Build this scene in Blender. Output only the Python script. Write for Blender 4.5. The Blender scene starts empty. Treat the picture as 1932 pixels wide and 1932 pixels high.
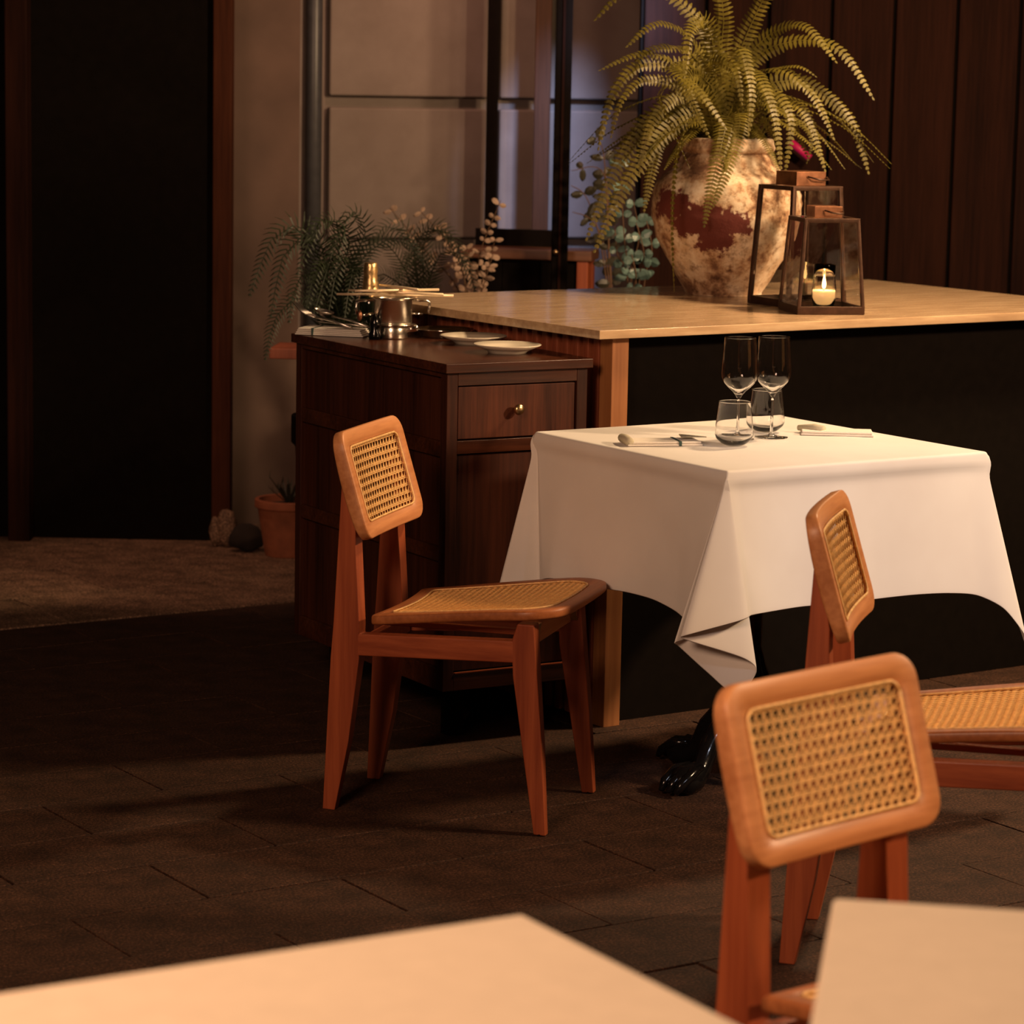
import bpy, bmesh, math, random
from mathutils import Vector, Matrix
random.seed(7)
C = bpy.context.scene.collection
PI = math.pi

# ------------------------------------------------------------------ camera
PITCH, ROLL, HCAM, FPX = 0.1521008, 0.0193667, 1.533912, 5443.712
F = Vector((0, math.cos(PITCH), -math.sin(PITCH)))
R0 = Vector((1, 0, 0)); U0 = Vector((0, math.sin(PITCH), math.cos(PITCH)))
RV = R0*math.cos(ROLL) + U0*math.sin(ROLL)
UV = U0*math.cos(ROLL) - R0*math.sin(ROLL)
cam_d = bpy.data.cameras.new('camera'); cam = bpy.data.objects.new('camera', cam_d); C.objects.link(cam)
M = Matrix(((RV.x, UV.x, -F.x, 0), (RV.y, UV.y, -F.y, 0), (RV.z, UV.z, -F.z, HCAM), (0, 0, 0, 1)))
cam.matrix_world = M
cam_d.sensor_width = 36; cam_d.lens = FPX/1932*36; cam_d.clip_start = .05; cam_d.clip_end = 60
cam_d.dof.use_dof = True; cam_d.dof.focus_distance = 6.15; cam_d.dof.aperture_fstop = 6.8
bpy.context.scene.camera = cam
def at(px, py, Y):                        # reading off the photograph: point at depth Y seen at a pixel
    d = F + RV*((px-966)/FPX) - UV*((py-966)/FPX)
    return Vector((0, 0, HCAM)) + d*(Y/d.y)

# ------------------------------------------------------------------ world, exposure, lights
sc = bpy.context.scene
sc.view_settings.view_transform = 'Standard'; sc.view_settings.look = 'None'
sc.view_settings.gamma = 1; sc.view_settings.use_curve_mapping = False
sc.view_settings.exposure = 0.35
w = bpy.data.worlds.new('world'); sc.world = w; w.use_nodes = True
w.node_tree.nodes['Background'].inputs[0].default_value = (1.0, .50, .30, 1)
w.node_tree.nodes['Background'].inputs[1].default_value = 0.004
def area(name, loc, target, size, power, col, spread=180):
    l = bpy.data.lights.new(name, 'AREA'); l.shape = 'DISK'; l.size = size; l.energy = power; l.color = col
    l.spread = math.radians(spread)
    o = bpy.data.objects.new(name, l); C.objects.link(o); o.location = loc
    o.rotation_euler = (Vector(target)-Vector(loc)).to_track_quat('-Z', 'Y').to_euler(); return o
def spot(name, loc, target, power, col, angle, blend=.6, r=.05):
    l = bpy.data.lights.new(name, 'SPOT'); l.energy = power; l.color = col; l.spot_size = math.radians(angle)
    l.spot_blend = blend; l.shadow_soft_size = r
    o = bpy.data.objects.new(name, l); C.objects.link(o); o.location = loc
    o.rotation_euler = (Vector(target)-Vector(loc)).to_track_quat('-Z', 'Y').to_euler(); return o
WARM = (1, .60, .30)
area('key_light', (3.2, 5.3, 2.2), (.1, 6.2, .6), .30, 74, (1, .66, .38))
spot('cool_front_light', (2.0, 3.5, 2.5), (.85, 5.9, .60), 80, (.80, .84, 1), 18, .6, .15)
area('counter_fill', (1.45, 7.0, 2.3), (.55, 7.4, 1.1), .25, 42, (1, .66, .36))  # added unseen light for the pot's right side and the lanterns
area('fill_light', (-1.4, 1.8, 2.4), (-.1, 6.4, .4), 1.0, 66, (1, .60, .38))
spot('foreground_light', (.6, 1.6, 2.9), (.05, 2.3, .75), 29, (1, .76, .54), 46, .8, .2)
spot('right_foreground_light', (1.9, 2.2, 1.9), (.42, 3.35, .68), 92, (1, .62, .34), 24, .5, .1)  # spot added only to brighten the blurred foreground chair
area('wall_fill', (-.15, 8.9, 2.5), (-.15, 9.8, 1.45), .3, 1.9, (1, .50, .33), 90)  # added unseen light that warms the upper stone wall
spot('daylight', (.50, 8.7, 2.2), (.165, 9.93, 1.15), 135, (.44, .58, 1), 25, .25, .1)
spot('paving_fill', (-1.5, 8.3, 2.5), (-.95, 8.75, 0), 34, (1, .52, .32), 38, .6, .1)  # added unseen spot that brightens the pale paving at far left

# ------------------------------------------------------------------ materials
def nmat(name):
    m = bpy.data.materials.new(name); m.use_nodes = True
    nt = m.node_tree; b = nt.nodes['Principled BSDF']; return m, nt, b
def N(nt, t, **kw):
    n = nt.nodes.new(t)
    for k, v in kw.items(): setattr(n, k, v)
    return n
def ramp(nt, fac, stops):
    r = N(nt, 'ShaderNodeValToRGB'); e = r.color_ramp.elements
    while len(e) < len(stops): e.new(.5)
    for i, (p, c) in enumerate(stops): e[i].position = p; e[i].color = (*c, 1)
    nt.links.new(fac, r.inputs[0]); return r.outputs[0]
def noise(nt, scale, detail=4, rough=.55, vec=None, sc3=None):
    n = N(nt, 'ShaderNodeTexNoise'); n.inputs['Scale'].default_value = scale
    n.inputs['Detail'].default_value = detail; n.inputs['Roughness'].default_value = rough
    tc = N(nt, 'ShaderNodeTexCoord'); src = tc.outputs[vec or 'Object']
    if sc3:
        mp = N(nt, 'ShaderNodeMapping'); mp.inputs['Scale'].default_value = sc3
        nt.links.new(src, mp.inputs[0]); src = mp.outputs[0]
    nt.links.new(src, n.inputs['Vector']); return n.outputs['Fac']
def bump(nt, b, h, st=.3, dist=.002):
    bp = N(nt, 'ShaderNodeBump'); bp.inputs['Strength'].default_value = st; bp.inputs['Distance'].default_value = dist
    nt.links.new(h, bp.inputs['Height']); nt.links.new(bp.outputs[0], b.inputs['Normal'])
def plain(name, col, rough=.6, metal=0, coat=0, var=.15, nscale=30, bst=0):
    m, nt, b = nmat(name)
    f = noise(nt, nscale)
    c = ramp(nt, f, [(.3, tuple(x*(1-var) for x in col)), (.7, tuple(min(1, x*(1+var)) for x in col))])
    nt.links.new(c, b.inputs['Base Color']); b.inputs['Roughness'].default_value = rough
    b.inputs['Specular IOR Level'].default_value = .08 if max(col) < .009 and rough > .8 else .5
    b.inputs['Metallic'].default_value = metal; b.inputs['Coat Weight'].default_value = coat
    if bst: bump(nt, b, f, bst)
    return m
def wood(name, c1, c2, axis='z', rough=.42, fine=1.0, spec=.5):
    m, nt, b = nmat(name)
    s = {'x': (4, 90, 90), 'y': (90, 4, 90), 'z': (90, 90, 4)}[axis]; s = tuple(v*fine for v in s)
    f = noise(nt, 1.0, 6, .6, None, s)
    s2 = tuple(v*.12 for v in s); g = noise(nt, 1.0, 3, .5, None, s2)
    mx = N(nt, 'ShaderNodeMath', operation='ADD'); nt.links.new(f, mx.inputs[0]); nt.links.new(g, mx.inputs[1])
    dv = N(nt, 'ShaderNodeMath', operation='MULTIPLY'); dv.inputs[1].default_value = .5; nt.links.new(mx.outputs[0], dv.inputs[0])
    c = ramp(nt, dv.outputs[0], [(.36, c1), (.64, c2)])
    nt.links.new(c, b.inputs['Base Color']); b.inputs['Roughness'].default_value = rough
    bump(nt, b, f, .12, .0008); b.inputs['Specular IOR Level'].default_value = spec; return m
def glass(name, tint=(1, 1, 1), ior=1.45, rough=0):
    m, nt, b = nmat(name); b.inputs['Base Color'].default_value = (*tint, 1)
    b.inputs['Transmission Weight'].default_value = 1; b.inputs['IOR'].default_value = ior
    b.inputs['Roughness'].default_value = rough; return m
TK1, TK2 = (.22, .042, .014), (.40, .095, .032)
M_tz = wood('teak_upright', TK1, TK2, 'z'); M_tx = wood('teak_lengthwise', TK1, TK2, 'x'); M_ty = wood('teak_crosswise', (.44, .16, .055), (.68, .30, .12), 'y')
M_cane = plain('cane', (.82, .50, .20), .5, var=.25, nscale=120)
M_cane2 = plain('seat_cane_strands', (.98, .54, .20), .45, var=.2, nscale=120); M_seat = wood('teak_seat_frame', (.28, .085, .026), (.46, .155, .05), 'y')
M_cz = wood('dark_oak_upright', (.020, .005, .0025), (.075, .020, .009), 'z', .5, 1, .25); M_cx = wood('dark_oak_lengthwise', (.026, .007, .003), (.09, .025, .010), 'x', .26, 1, .45)
M_post = wood('orange_pine', (.30, .11, .035), (.52, .22, .08), 'z', .5, .6)
M_slat = wood('red_brown_slat', (.24, .058, .026), (.42, .115, .052), 'z', .5)
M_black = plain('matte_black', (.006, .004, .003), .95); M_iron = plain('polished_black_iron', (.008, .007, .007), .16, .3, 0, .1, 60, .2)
M_dkframe = wood('dark_frame_wood', (.010, .003, .002), (.030, .009, .005), 'z', .8, 1, .1)
M_steel = plain('polished_steel', (.86, .80, .72), .14, 1, 0, .04, 80)
M_silver = plain('silver_cutlery', (.90, .84, .76), .34, 1, 0, .04)
M_skew = plain('pale_skewer_metal', (.85, .66, .44), .35, .35); M_brass = plain('brushed_brass', (.60, .42, .22), .28, 1); M_copper = plain('aged_copper', (.34, .15, .08), .38, .9, 0, .3, 40)
M_lframe = plain('dark_bronze', (.07, .035, .022), .42, .7, 0, .3, 40)
M_cer = plain('cream_porcelain', (.82, .74, .60), .25, 0, .3, .03)
M_linen = plain('folded_linen', (.84, .78, .70), .85, 0, 0, .04, 400, .2)
M_khaki = plain('khaki_linen', (.52, .47, .34), .85, 0, 0, .05, 300)
M_green = plain('green_stripe', (.04, .08, .07), .8)
M_glass = glass('clear_glass'); M_pane = glass('lantern_pane', (1, 1, 1), 1.42)
M_foil = plain('gold_foil', (.72, .50, .24), .33, .9, 0, .35, 90, .5)
M_bottle = plain('dark_green_bottle', (.01, .016, .008), .08, 0, .5)
def cloth_mat():
    m, nt, b = nmat('white_tablecloth'); f = noise(nt, 900, 2, .5); g = noise(nt, 5, 3)
    c = ramp(nt, g, [(.3, (.74, .70, .66)), (.7, (.80, .77, .73))]); nt.links.new(c, b.inputs['Base Color'])
    b.inputs['Roughness'].default_value = .9; b.inputs['Sheen Weight'].default_value = .15
    bump(nt, b, f, .12, .0006); return m
M_cloth = cloth_mat()
def travertine():
    m, nt, b = nmat('travertine'); f = noise(nt, 1, 7, .62, None, (5, 38, 38)); g = noise(nt, 60, 4, .6)
    c = ramp(nt, f, [(.30, (.42, .27, .155)), (.5, (.55, .37, .22)), (.68, (.66, .48, .30))])
    nt.links.new(c, b.inputs['Base Color']); b.inputs['Roughness'].default_value = .22; b.inputs['Coat Weight'].default_value = .25
    bump(nt, b, g, .05, .0005); return m
M_trav = travertine()
def granite(name, base, k=1.0):
    m, nt, b = nmat(name); f = noise(nt, 170, 4, .8, ); g = noise(nt, 9, 6, .65)
    a = ramp(nt, f, [(.38, tuple(x*.35 for x in base)), (.52, base), (.70, tuple(min(1, x*3.2) for x in base))])
    d = ramp(nt, g, [(.32, (.45,)*3), (.68, (1.25,)*3)])
    mx = N(nt, 'ShaderNodeMix', data_type='RGBA', blend_type='MULTIPLY'); mx.inputs[0].default_value = 1
    nt.links.new(a, mx.inputs[6]); nt.links.new(d, mx.inputs[7]); nt.links.new(mx.outputs[2], b.inputs['Base Color'])
    b.inputs['Roughness'].default_value = .7; b.inputs['Specular IOR Level'].default_value = .25; bump(nt, b, f, .9, .002); return m
M_gran = granite('dark_granite', (.055, .024, .013)); M_pale = granite('pale_paving_stone', (.22, .13, .085))
def concrete():
    m, nt, b = nmat('stone_cladding'); f = noise(nt, 140, 4, .7); g = noise(nt, 3.5, 6, .6)
    c = ramp(nt, g, [(.3, (.145, .112, .095)), (.7, (.205, .165, .145))]); nt.links.new(c, b.inputs['Base Color'])
    b.inputs['Roughness'].default_value = .85; bump(nt, b, f, .35, .002); return m
M_conc = concrete()
def pot_mat():
    m, nt, b = nmat('peeling_whitewash'); f = noise(nt, 13, 9, .68); g = noise(nt, 45, 6, .7)
    c1 = ramp(nt, f, [(.40, (.20, .10, .055)), (.46, (.42, .25, .14)), (.52, (.62, .46, .31)), (.66, (.78, .68, .54))])
    c2 = ramp(nt, g, [(.34, (.45, .36, .30)), (.5, (1, 1, 1))])
    mx = N(nt, 'ShaderNodeMix', data_type='RGBA', blend_type='MULTIPLY'); mx.inputs[0].default_value = 1
    nt.links.new(c1, mx.inputs[6]); nt.links.new(c2, mx.inputs[7])
    # the big wine-red stain with its ragged edge
    tc = N(nt, 'ShaderNodeTexCoord'); n2 = N(nt, 'ShaderNodeTexNoise'); n2.inputs['Scale'].default_value = 26; n2.inputs['Detail'].default_value = 7
    n2.inputs['Roughness'].default_value = .7
    nt.links.new(tc.outputs['Object'], n2.inputs['Vector'])
    def blob(cx, cz, rx, rz):
        sp = N(nt, 'ShaderNodeSeparateXYZ'); nt.links.new(tc.outputs['Object'], sp.inputs[0])
        out = []
        for s, c0, r0 in (('X', cx, rx), ('Z', cz, rz)):
            a = N(nt, 'ShaderNodeMath', operation='SUBTRACT'); a.inputs[1].default_value = c0; nt.links.new(sp.outputs[s], a.inputs[0])
            d = N(nt, 'ShaderNodeMath', operation='DIVIDE'); d.inputs[1].default_value = r0; nt.links.new(a.outputs[0], d.inputs[0])
            p = N(nt, 'ShaderNodeMath', operation='MULTIPLY'); nt.links.new(d.outputs[0], p.inputs[0]); nt.links.new(d.outputs[0], p.inputs[1]); out.append(p.outputs[0])
        s_ = N(nt, 'ShaderNodeMath', operation='ADD'); nt.links.new(out[0], s_.inputs[0]); nt.links.new(out[1], s_.inputs[1])
        q = N(nt, 'ShaderNodeMath', operation='SQRT'); nt.links.new(s_.outputs[0], q.inputs[0]); return q.outputs[0], sp
    b1, sp = blob(-.075, .205, .085, .055); b2, _ = blob(.0, .20, .065, .04); b3, _ = blob(-.045, .165, .06, .05); b4, _ = blob(-.15, .245, .05, .045)
    mn = b1
    for bb in (b2, b3, b4):
        a = N(nt, 'ShaderNodeMath', operation='MINIMUM'); nt.links.new(mn, a.inputs[0]); nt.links.new(bb, a.inputs[1]); mn = a.outputs[0]
    a = N(nt, 'ShaderNodeMath', operation='MULTIPLY_ADD'); a.inputs[1].default_value = 2.4; nt.links.new(n2.outputs['Fac'], a.inputs[0])
    nt.links.new(mn, a.inputs[2])
    yy = N(nt, 'ShaderNodeMath', operation='GREATER_THAN'); yy.inputs[1].default_value = .02; nt.links.new(sp.outputs['Y'], yy.inputs[0])
    ad = N(nt, 'ShaderNodeMath', operation='MULTIPLY_ADD'); ad.inputs[1].default_value = 5; nt.links.new(yy.outputs[0], ad.inputs[0]); nt.links.new(a.outputs[0], ad.inputs[2])
    k = ramp(nt, ad.outputs[0], [(.0, (1, 1, 1)), (1, (0, 0, 0))]); rr = k.node
    mr = N(nt, 'ShaderNodeMapRange'); mr.inputs['From Min'].default_value = 2.02; mr.inputs['From Max'].default_value = 2.16
    mr.inputs['To Min'].default_value = 1; mr.inputs['To Max'].default_value = 0
    nt.links.new(ad.outputs[0], mr.inputs['Value']); nt.nodes.remove(rr)
    m2 = N(nt, 'ShaderNodeMix', data_type='RGBA'); nt.links.new(mr.outputs[0], m2.inputs[0]); nt.links.new(mx.outputs[2], m2.inputs[6])
    m2.inputs[7].default_value = (.12, .022, .016, 1)
    nt.links.new(m2.outputs[2], b.inputs['Base Color']); b.inputs['Roughness'].default_value = .85
    bump(nt, b, f, .8, .006); return m
M_pot = pot_mat()
def leafm(name, c, rough=.5, tr=.25, var=.3, nscale=14):
    m, nt, b = nmat(name); f = noise(nt, nscale, 3)
    cc = ramp(nt, f, [(.3, tuple(x*(1-var) for x in c)), (.7, tuple(x*(1+var) for x in c))])
    nt.links.new(cc, b.inputs['Base Color']); b.inputs['Roughness'].default_value = rough
    t = N(nt, 'ShaderNodeBsdfTranslucent'); nt.links.new(cc, t.inputs[0]); mx = N(nt, 'ShaderNodeMixShader'); mx.inputs[0].default_value = tr
    nt.links.new(b.outputs[0], mx.inputs[1]); nt.links.new(t.outputs[0], mx.inputs[2])
    nt.links.new(mx.outputs[0], nt.nodes['Material Output'].inputs[0]); return m
M_fern = leafm('fern_green', (.125, .10, .012)); M_palm = leafm('dark_palm_green', (.030, .042, .020))
M_gpalm = leafm('grey_palm_green', (.075, .085, .05)); M_euc = leafm('silver_leaf', (.12, .19, .17), .3, .25, .75, 9); M_dry = leafm('dried_leaf', (.50, .34, .25), .7)
M_dleaf = leafm('dark_leaf', (.05, .045, .03), .4); M_stem = plain('brown_stem', (.12, .06, .03), .7)
M_terra = plain('terracotta', (.30, .09, .04), .8, 0, 0, .25, 20, .3); M_soil = plain('soil', (.02, .012, .008), .95)
def emit(name, col, st):
    m, nt, b = nmat(name); b.inputs['Base Color'].default_value = (*col, 1)
    b.inputs['Emission Color'].default_value = (*col, 1); b.inputs['Emission Strength'].default_value = st; return m
M_flame = emit('candle_flame', (1, .55, .18), 14); M_pink = emit('pink_streak_glow', (.5, .01, .08), .14)
def waxm():
    m, nt, b = nmat('candle_wax'); b.inputs['Base Color'].default_value = (.85, .66, .40, 1); b.inputs['Subsurface Weight'].default_value = .6
    b.inputs['Subsurface Radius'].default_value = (.03, .015, .008); b.inputs['Emission Color'].default_value = (1, .5, .16, 1)
    b.inputs['Emission Strength'].default_value = .5; return m
M_wax = waxm()

# ------------------------------------------------------------------ helpers
def mk(name, bm, mat, parent=None, smooth=False, bevel=0, seg=2, subs=0, ang=35):
    me = bpy.data.meshes.new(name); bmesh.ops.recalc_face_normals(bm, faces=bm.faces[:]); bm.to_mesh(me); bm.free()
    o = bpy.data.objects.new(name, me); C.objects.link(o)
    if mat: me.materials.append(mat)
    if smooth:
        for p in me.polygons: p.use_smooth = True
    if bevel:
        b = o.modifiers.new('bevel', 'BEVEL'); b.width = bevel; b.segments = seg; b.limit_method = 'ANGLE'; b.angle_limit = math.radians(ang)
        for p in me.polygons: p.use_smooth = True
        o.modifiers.new('normals', 'WEIGHTED_NORMAL')
    if subs:
        s = o.modifiers.new('subdivision', 'SUBSURF'); s.levels = subs; s.render_levels = subs
        for p in me.polygons: p.use_smooth = True
    if parent: o.parent = parent
    return o
def tag(o, label=None, cat=None, group=None, kind=None):
    if label: o['label'] = label
    if cat: o['category'] = cat
    if group: o['group'] = group
    if kind: o['kind'] = kind
    return o
def thing(name, label, cat, loc=(0, 0, 0), rz=0, group=None):
    o = bpy.data.objects.new(name, None); C.objects.link(o); o.location = loc; o.rotation_euler = (0, 0, rz); o.empty_display_size = .05
    return tag(o, label, cat, group)
def box(bm, x0, x1, y0, y1, z0, z1, mtx=None):
    vs = [bm.verts.new(Vector((x, y, z))) for x in (x0, x1) for y in (y0, y1) for z in (z0, z1)]
    if mtx:
        for v in vs: v.co = mtx @ v.co
    for f in ((0, 1, 3, 2), (4, 6, 7, 5), (0, 4, 5, 1), (2, 3, 7, 6), (0, 2, 6, 4), (1, 5, 7, 3)): bm.faces.new([vs[i] for i in f])
def bx(*a, mtx=None):
    bm = bmesh.new(); box(bm, *a, mtx=mtx); return bm
def tube(bm, pts, rads, n=8, cap=True):
    rings = []; pts = [Vector(p) for p in pts]
    if not hasattr(rads, '__len__'): rads = [rads]*len(pts)
    up = None
    for i, p in enumerate(pts):
        t = (pts[min(i+1, len(pts)-1)] - pts[max(i-1, 0)]).normalized()
        if up is None: up = Vector((0, 0, 1)) if abs(t.z) < .9 else Vector((1, 0, 0))
        a = t.cross(up).normalized(); b = a.cross(t).normalized(); up = b
        rings.append([bm.verts.new(p + (a*math.cos(k*2*PI/n) + b*math.sin(k*2*PI/n))*rads[i]) for k in range(n)])
    for i in range(len(rings)-1):
        for k in range(n): bm.faces.new([rings[i][k], rings[i][(k+1) % n], rings[i+1][(k+1) % n], rings[i+1][k]])
    if cap: bm.faces.new(rings[0][::-1]); bm.faces.new(rings[-1])
def lathe(bm, prof, n=48, cx=0, cy=0, cz=0, close=False):
    rings = []
    for r, z in prof:
        if r < 1e-5: rings.append([bm.verts.new((cx, cy, cz+z))])
        else: rings.append([bm.verts.new((cx+r*math.cos(k*2*PI/n), cy+r*math.sin(k*2*PI/n), cz+z)) for k in range(n)])
    L = list(zip(rings, rings[1:])) + ([(rings[-1], rings[0])] if close else [])
    for a, b in L:
        for k in range(n):
            k2 = (k+1) % n
            if len(a) == 1 and len(b) == 1: continue
            if len(a) == 1: bm.faces.new([a[0], b[k2], b[k]])
            elif len(b) == 1: bm.faces.new([a[k], a[k2], b[0]])
            else: bm.faces.new([a[k], a[k2], b[k2], b[k]])
def prism(bm, poly3a, poly3b):
    A = [bm.verts.new(p) for p in poly3a]; B = [bm.verts.new(p) for p in poly3b]; n = len(A)
    bm.faces.new(A[::-1]); bm.faces.new(B)
    for i in range(n): bm.faces.new([A[i], A[(i+1) % n], B[(i+1) % n], B[i]])
def frame_mtx(org, ang, z=0):
    return Matrix.Translation((org[0], org[1], z)) @ Matrix.Rotation(ang, 4, 'Z')
def cr(pts, sub):                                  # Catmull-Rom through points
    P = [Vector(p) for p in pts]; out = []
    for i in range(len(P)-1):
        p0 = P[max(i-1, 0)]; p1 = P[i]; p2 = P[i+1]; p3 = P[min(i+2, len(P)-1)]
        for k in range(sub):
            t = k/sub; out.append(.5*((2*p1) + (p2-p0)*t + (2*p0-5*p1+4*p2-p3)*t*t + (3*p1-p0-3*p2+p3)*t**3))
    out.append(P[-1]); return out
def clone(o, parent=None):
    c = o.copy(); C.objects.link(c); c.parent = parent
    for ch in list(o.children): clone(ch, c)
    return c

# ------------------------------------------------------------------ floor
RA = math.radians(33)
er = Vector((math.cos(RA), math.sin(RA), 0)); el = Vector((-math.sin(RA), math.cos(RA), 0))
floor = tag(mk('floor', bx(-6, 6, -1, 12, -.12, -.005), M_gran), kind='structure')
slab_meshes = []
for v in range(6):
    dx = [random.uniform(-.0012, .0012) for _ in range(4)]
    o = mk('slab', bx(.002, .558, .002, .253, -.02, 0), M_gran, None, bevel=.0015, seg=1); slab_meshes.append(o)
def in_view(c, m=.35):
    d = c - Vector((0, 0, HCAM)); z = d.dot(F)
    if z < 1: return False
    x = d.dot(RV)/z*FPX; y = d.dot(UV)/z*FPX; mm = m/z*FPX
    return abs(x) < 966+mm and abs(y) < 966+mm
first = True
for j in range(-2, 13):
    b0 = 4.15 + (j-1)*.256
    if b0 < 3.2 - .3 or b0 > 7.28-.2: continue
    off = 0 if j % 2 else .28
    for i in range(-8, 12):
        a0 = 2.37 + off + i*.56 - .28*0
        c = er*(a0+.28) + el*(b0+.128)
        if not in_view(c): continue
        src = random.choice(slab_meshes); o = src.copy(); C.objects.link(o); o.name = 'slab'
        o.rotation_euler = (random.uniform(-.0015, .0015), random.uniform(-.0015, .0015), RA)
        o.location = er*a0 + el*b0 + Vector((0, 0, random.uniform(-.0015, .0008))); o.parent = floor
for o in slab_meshes: bpy.data.objects.remove(o)
bb = 4.15 + 12*.256
k = 0
while bb < 10.2:
    for i in range(-6, 9):
        a0 = 2.0 + i*.62 + (.31 if k % 2 else 0)
        c = er*(a0+.3)+el*(bb+.2)
        if not in_view(c): continue
        o = mk('paving_slab', bx(.003, .617, .003, .397, -.02, .004), M_pale, floor, bevel=.003, seg=1)
        o.rotation_euler = (0, 0, RA); o.location = er*a0 + el*bb
    bb += .4; k += 1

# ------------------------------------------------------------------ back wall of stone blocks
WA = math.radians(18.6); wd = Vector((math.cos(WA), math.sin(WA), 0))
worg = Vector((-.60, 9.70, 0)) - wd*0
wall = bpy.data.objects.new('wall_back', None)
bpy.data.objects.remove(wall)
wm = frame_mtx((worg.x, worg.y), WA)
wall = mk('wall_back', bx(-2.2, 2.6, -.004, .3, 0, 3.2, mtx=wm), M_conc); wall['kind'] = 'structure'
zj = [(-.02, .47), (.505, .965), (1.00, 1.44), (1.475, 1.91), (1.945, 2.4)]
zj = [(.03, .455), (.49, .930), (.966, 1.40), (1.437, 1.87), (1.905, 2.35)]
for (z0, z1) in zj:
    for (x0, x1) in ((-2.0, -1.33), (-.045, .515), (.55, 1.08), (1.11, 1.65)):
        b_ = mk('stone_block', bx(x0, x1, -.038, .0, z0, z1, mtx=wm), M_conc, wall, bevel=.008, seg=2)
# smooth pier left of the blocks
mk('plaster_pier', bx(-1.31, -.14, -.016, .052, 0, 3, mtx=wm), plain('brown_plaster', (.115, .072, .055), .9, 0, 0, .2, 4, .2), wall, bevel=.004)
dp = bmesh.new(); tube(dp, [wm @ Vector((-.095, -.02, 0)), wm @ Vector((-.095, -.02, 3))], .028, 12)
tag(mk('drain_pipe', dp, plain('pipe_paint', (.05, .05, .055), .4), None, smooth=True), 'dark vertical pipe in the recess between plain wall and stone blocks', 'pipe')

# left glazed door frame and dark wall
lw = Vector((-.985, 9.25, 0))
tag(mk('door_1', bx(-.972, -.912, 9.22, 9.30, 0, 3), wood('door_frame_wood', (.03, .008, .004), (.075, .022, .010), 'z', .7, 1, .1), None, bevel=.004), kind='structure')
tag(mk('wall_left', bx(-4.5, -.972, 9.24, 9.34, 0, 3), M_black), kind='structure')
tag(mk('trim_1', bx(-1.62, -1.55, 9.16, 9.24, 0, 3), M_dkframe, None, bevel=.004), kind='structure')

# dark panelled wall to the right, behind the plants
rp = at(1205, 300, 9.25)
wr = tag(mk('wall_right', bx(rp.x, 4, 9.32, 9.45, 0, 3.2), M_black), kind='structure')
for i in range(9):
    mk('wall_board', bx(rp.x+.01+i*.2, rp.x+.2+i*.2, 9.30, 9.32, 0, 3.1), M_dkframe, wr, bevel=.004, seg=1)

# black steel post and window posts
def post(name, x0, x1, Y, w_px=None, z0=0, z1=2.6, mat=M_black, label='', d=.05):
    a = at(x0, 460, Y).x; b = at(x1, 460, Y).x
    return tag(mk(name, bx(a, b, Y, Y+d, z0, z1), mat, None, bevel=.004), label, 'post')
post('steel_post', 913, 935, 9.70, label='black steel post between the brown stone blocks and the blue-lit wall', z1=2.6)
wp = post('timber_post', 1002, 1033, 9.72, mat=wood('window_timber', (.022, .009, .005), (.06, .024, .012), 'z', .6, 1, .2), label='brown timber post in front of the blue-lit wall', z0=0)
pr = at(1040, 460, 9.3).x; pr2 = at(1071, 460, 9.3).x
ip = thing('iron_post', 'slim black iron post with a small brass dot beside the timber post', 'post', ((pr+pr2)/2, 9.26, 0))
hw = (pr2-pr)/2
mk('shaft', bx(-hw, hw, -.03, .03, 0, 2.6), M_black, ip, bevel=.006)
mk('edge_bead', bx(-.004, .004, -.036, -.03, 0, 2.6), M_dkframe, ip)
dz = at(1048, 476, 9.22).z
sb = bmesh.new(); bmesh.ops.create_uvsphere(sb, u_segments=12, v_segments=8, radius=.009); bmesh.ops.translate(sb, verts=sb.verts, vec=(-.012, -.038, dz))
mk('brass_dot', sb, M_brass, ip, smooth=True)

# console table behind
ca = at(868, 465, 9.42); cb = at(1116, 477, 9.34)
cang = math.atan2(cb.y-ca.y, cb.x-ca.x)
con = thing('console_table', 'reddish wooden console with black front in front of the stone wall', 'console', (ca.x, ca.y, 0), cang)
L = (cb-ca).length; zt = at(1000, 468, 9.45).z
M_con = wood('console_wood', (.09, .034, .018), (.19, .08, .045), 'x', .4); mk('console_top', bx(0, L, 0, .16, zt-.034, zt), M_con, con, bevel=.004)
mk('back_board', bx(.02, .28, .15, .17, zt, zt+.055), M_black, con)
for i in range(3):
    mk('front_panel', bx(.012+i*(L-.06)/3, .011+(i+1)*(L-.06)/3, .02, .05, .08, zt-.034), M_black, con, bevel=.003)
mk('leg', bx(L-.05, L-.012, .01, .05, 0, zt-.034), M_tz, con, bevel=.003)
mk('leg', bx(.01, .05, .11, .15, 0, zt-.034), M_tz, con, bevel=.003)
mk('leg', bx(L-.05, L-.012, .11, .15, 0, zt-.034), M_tz, con, bevel=.003)

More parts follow.
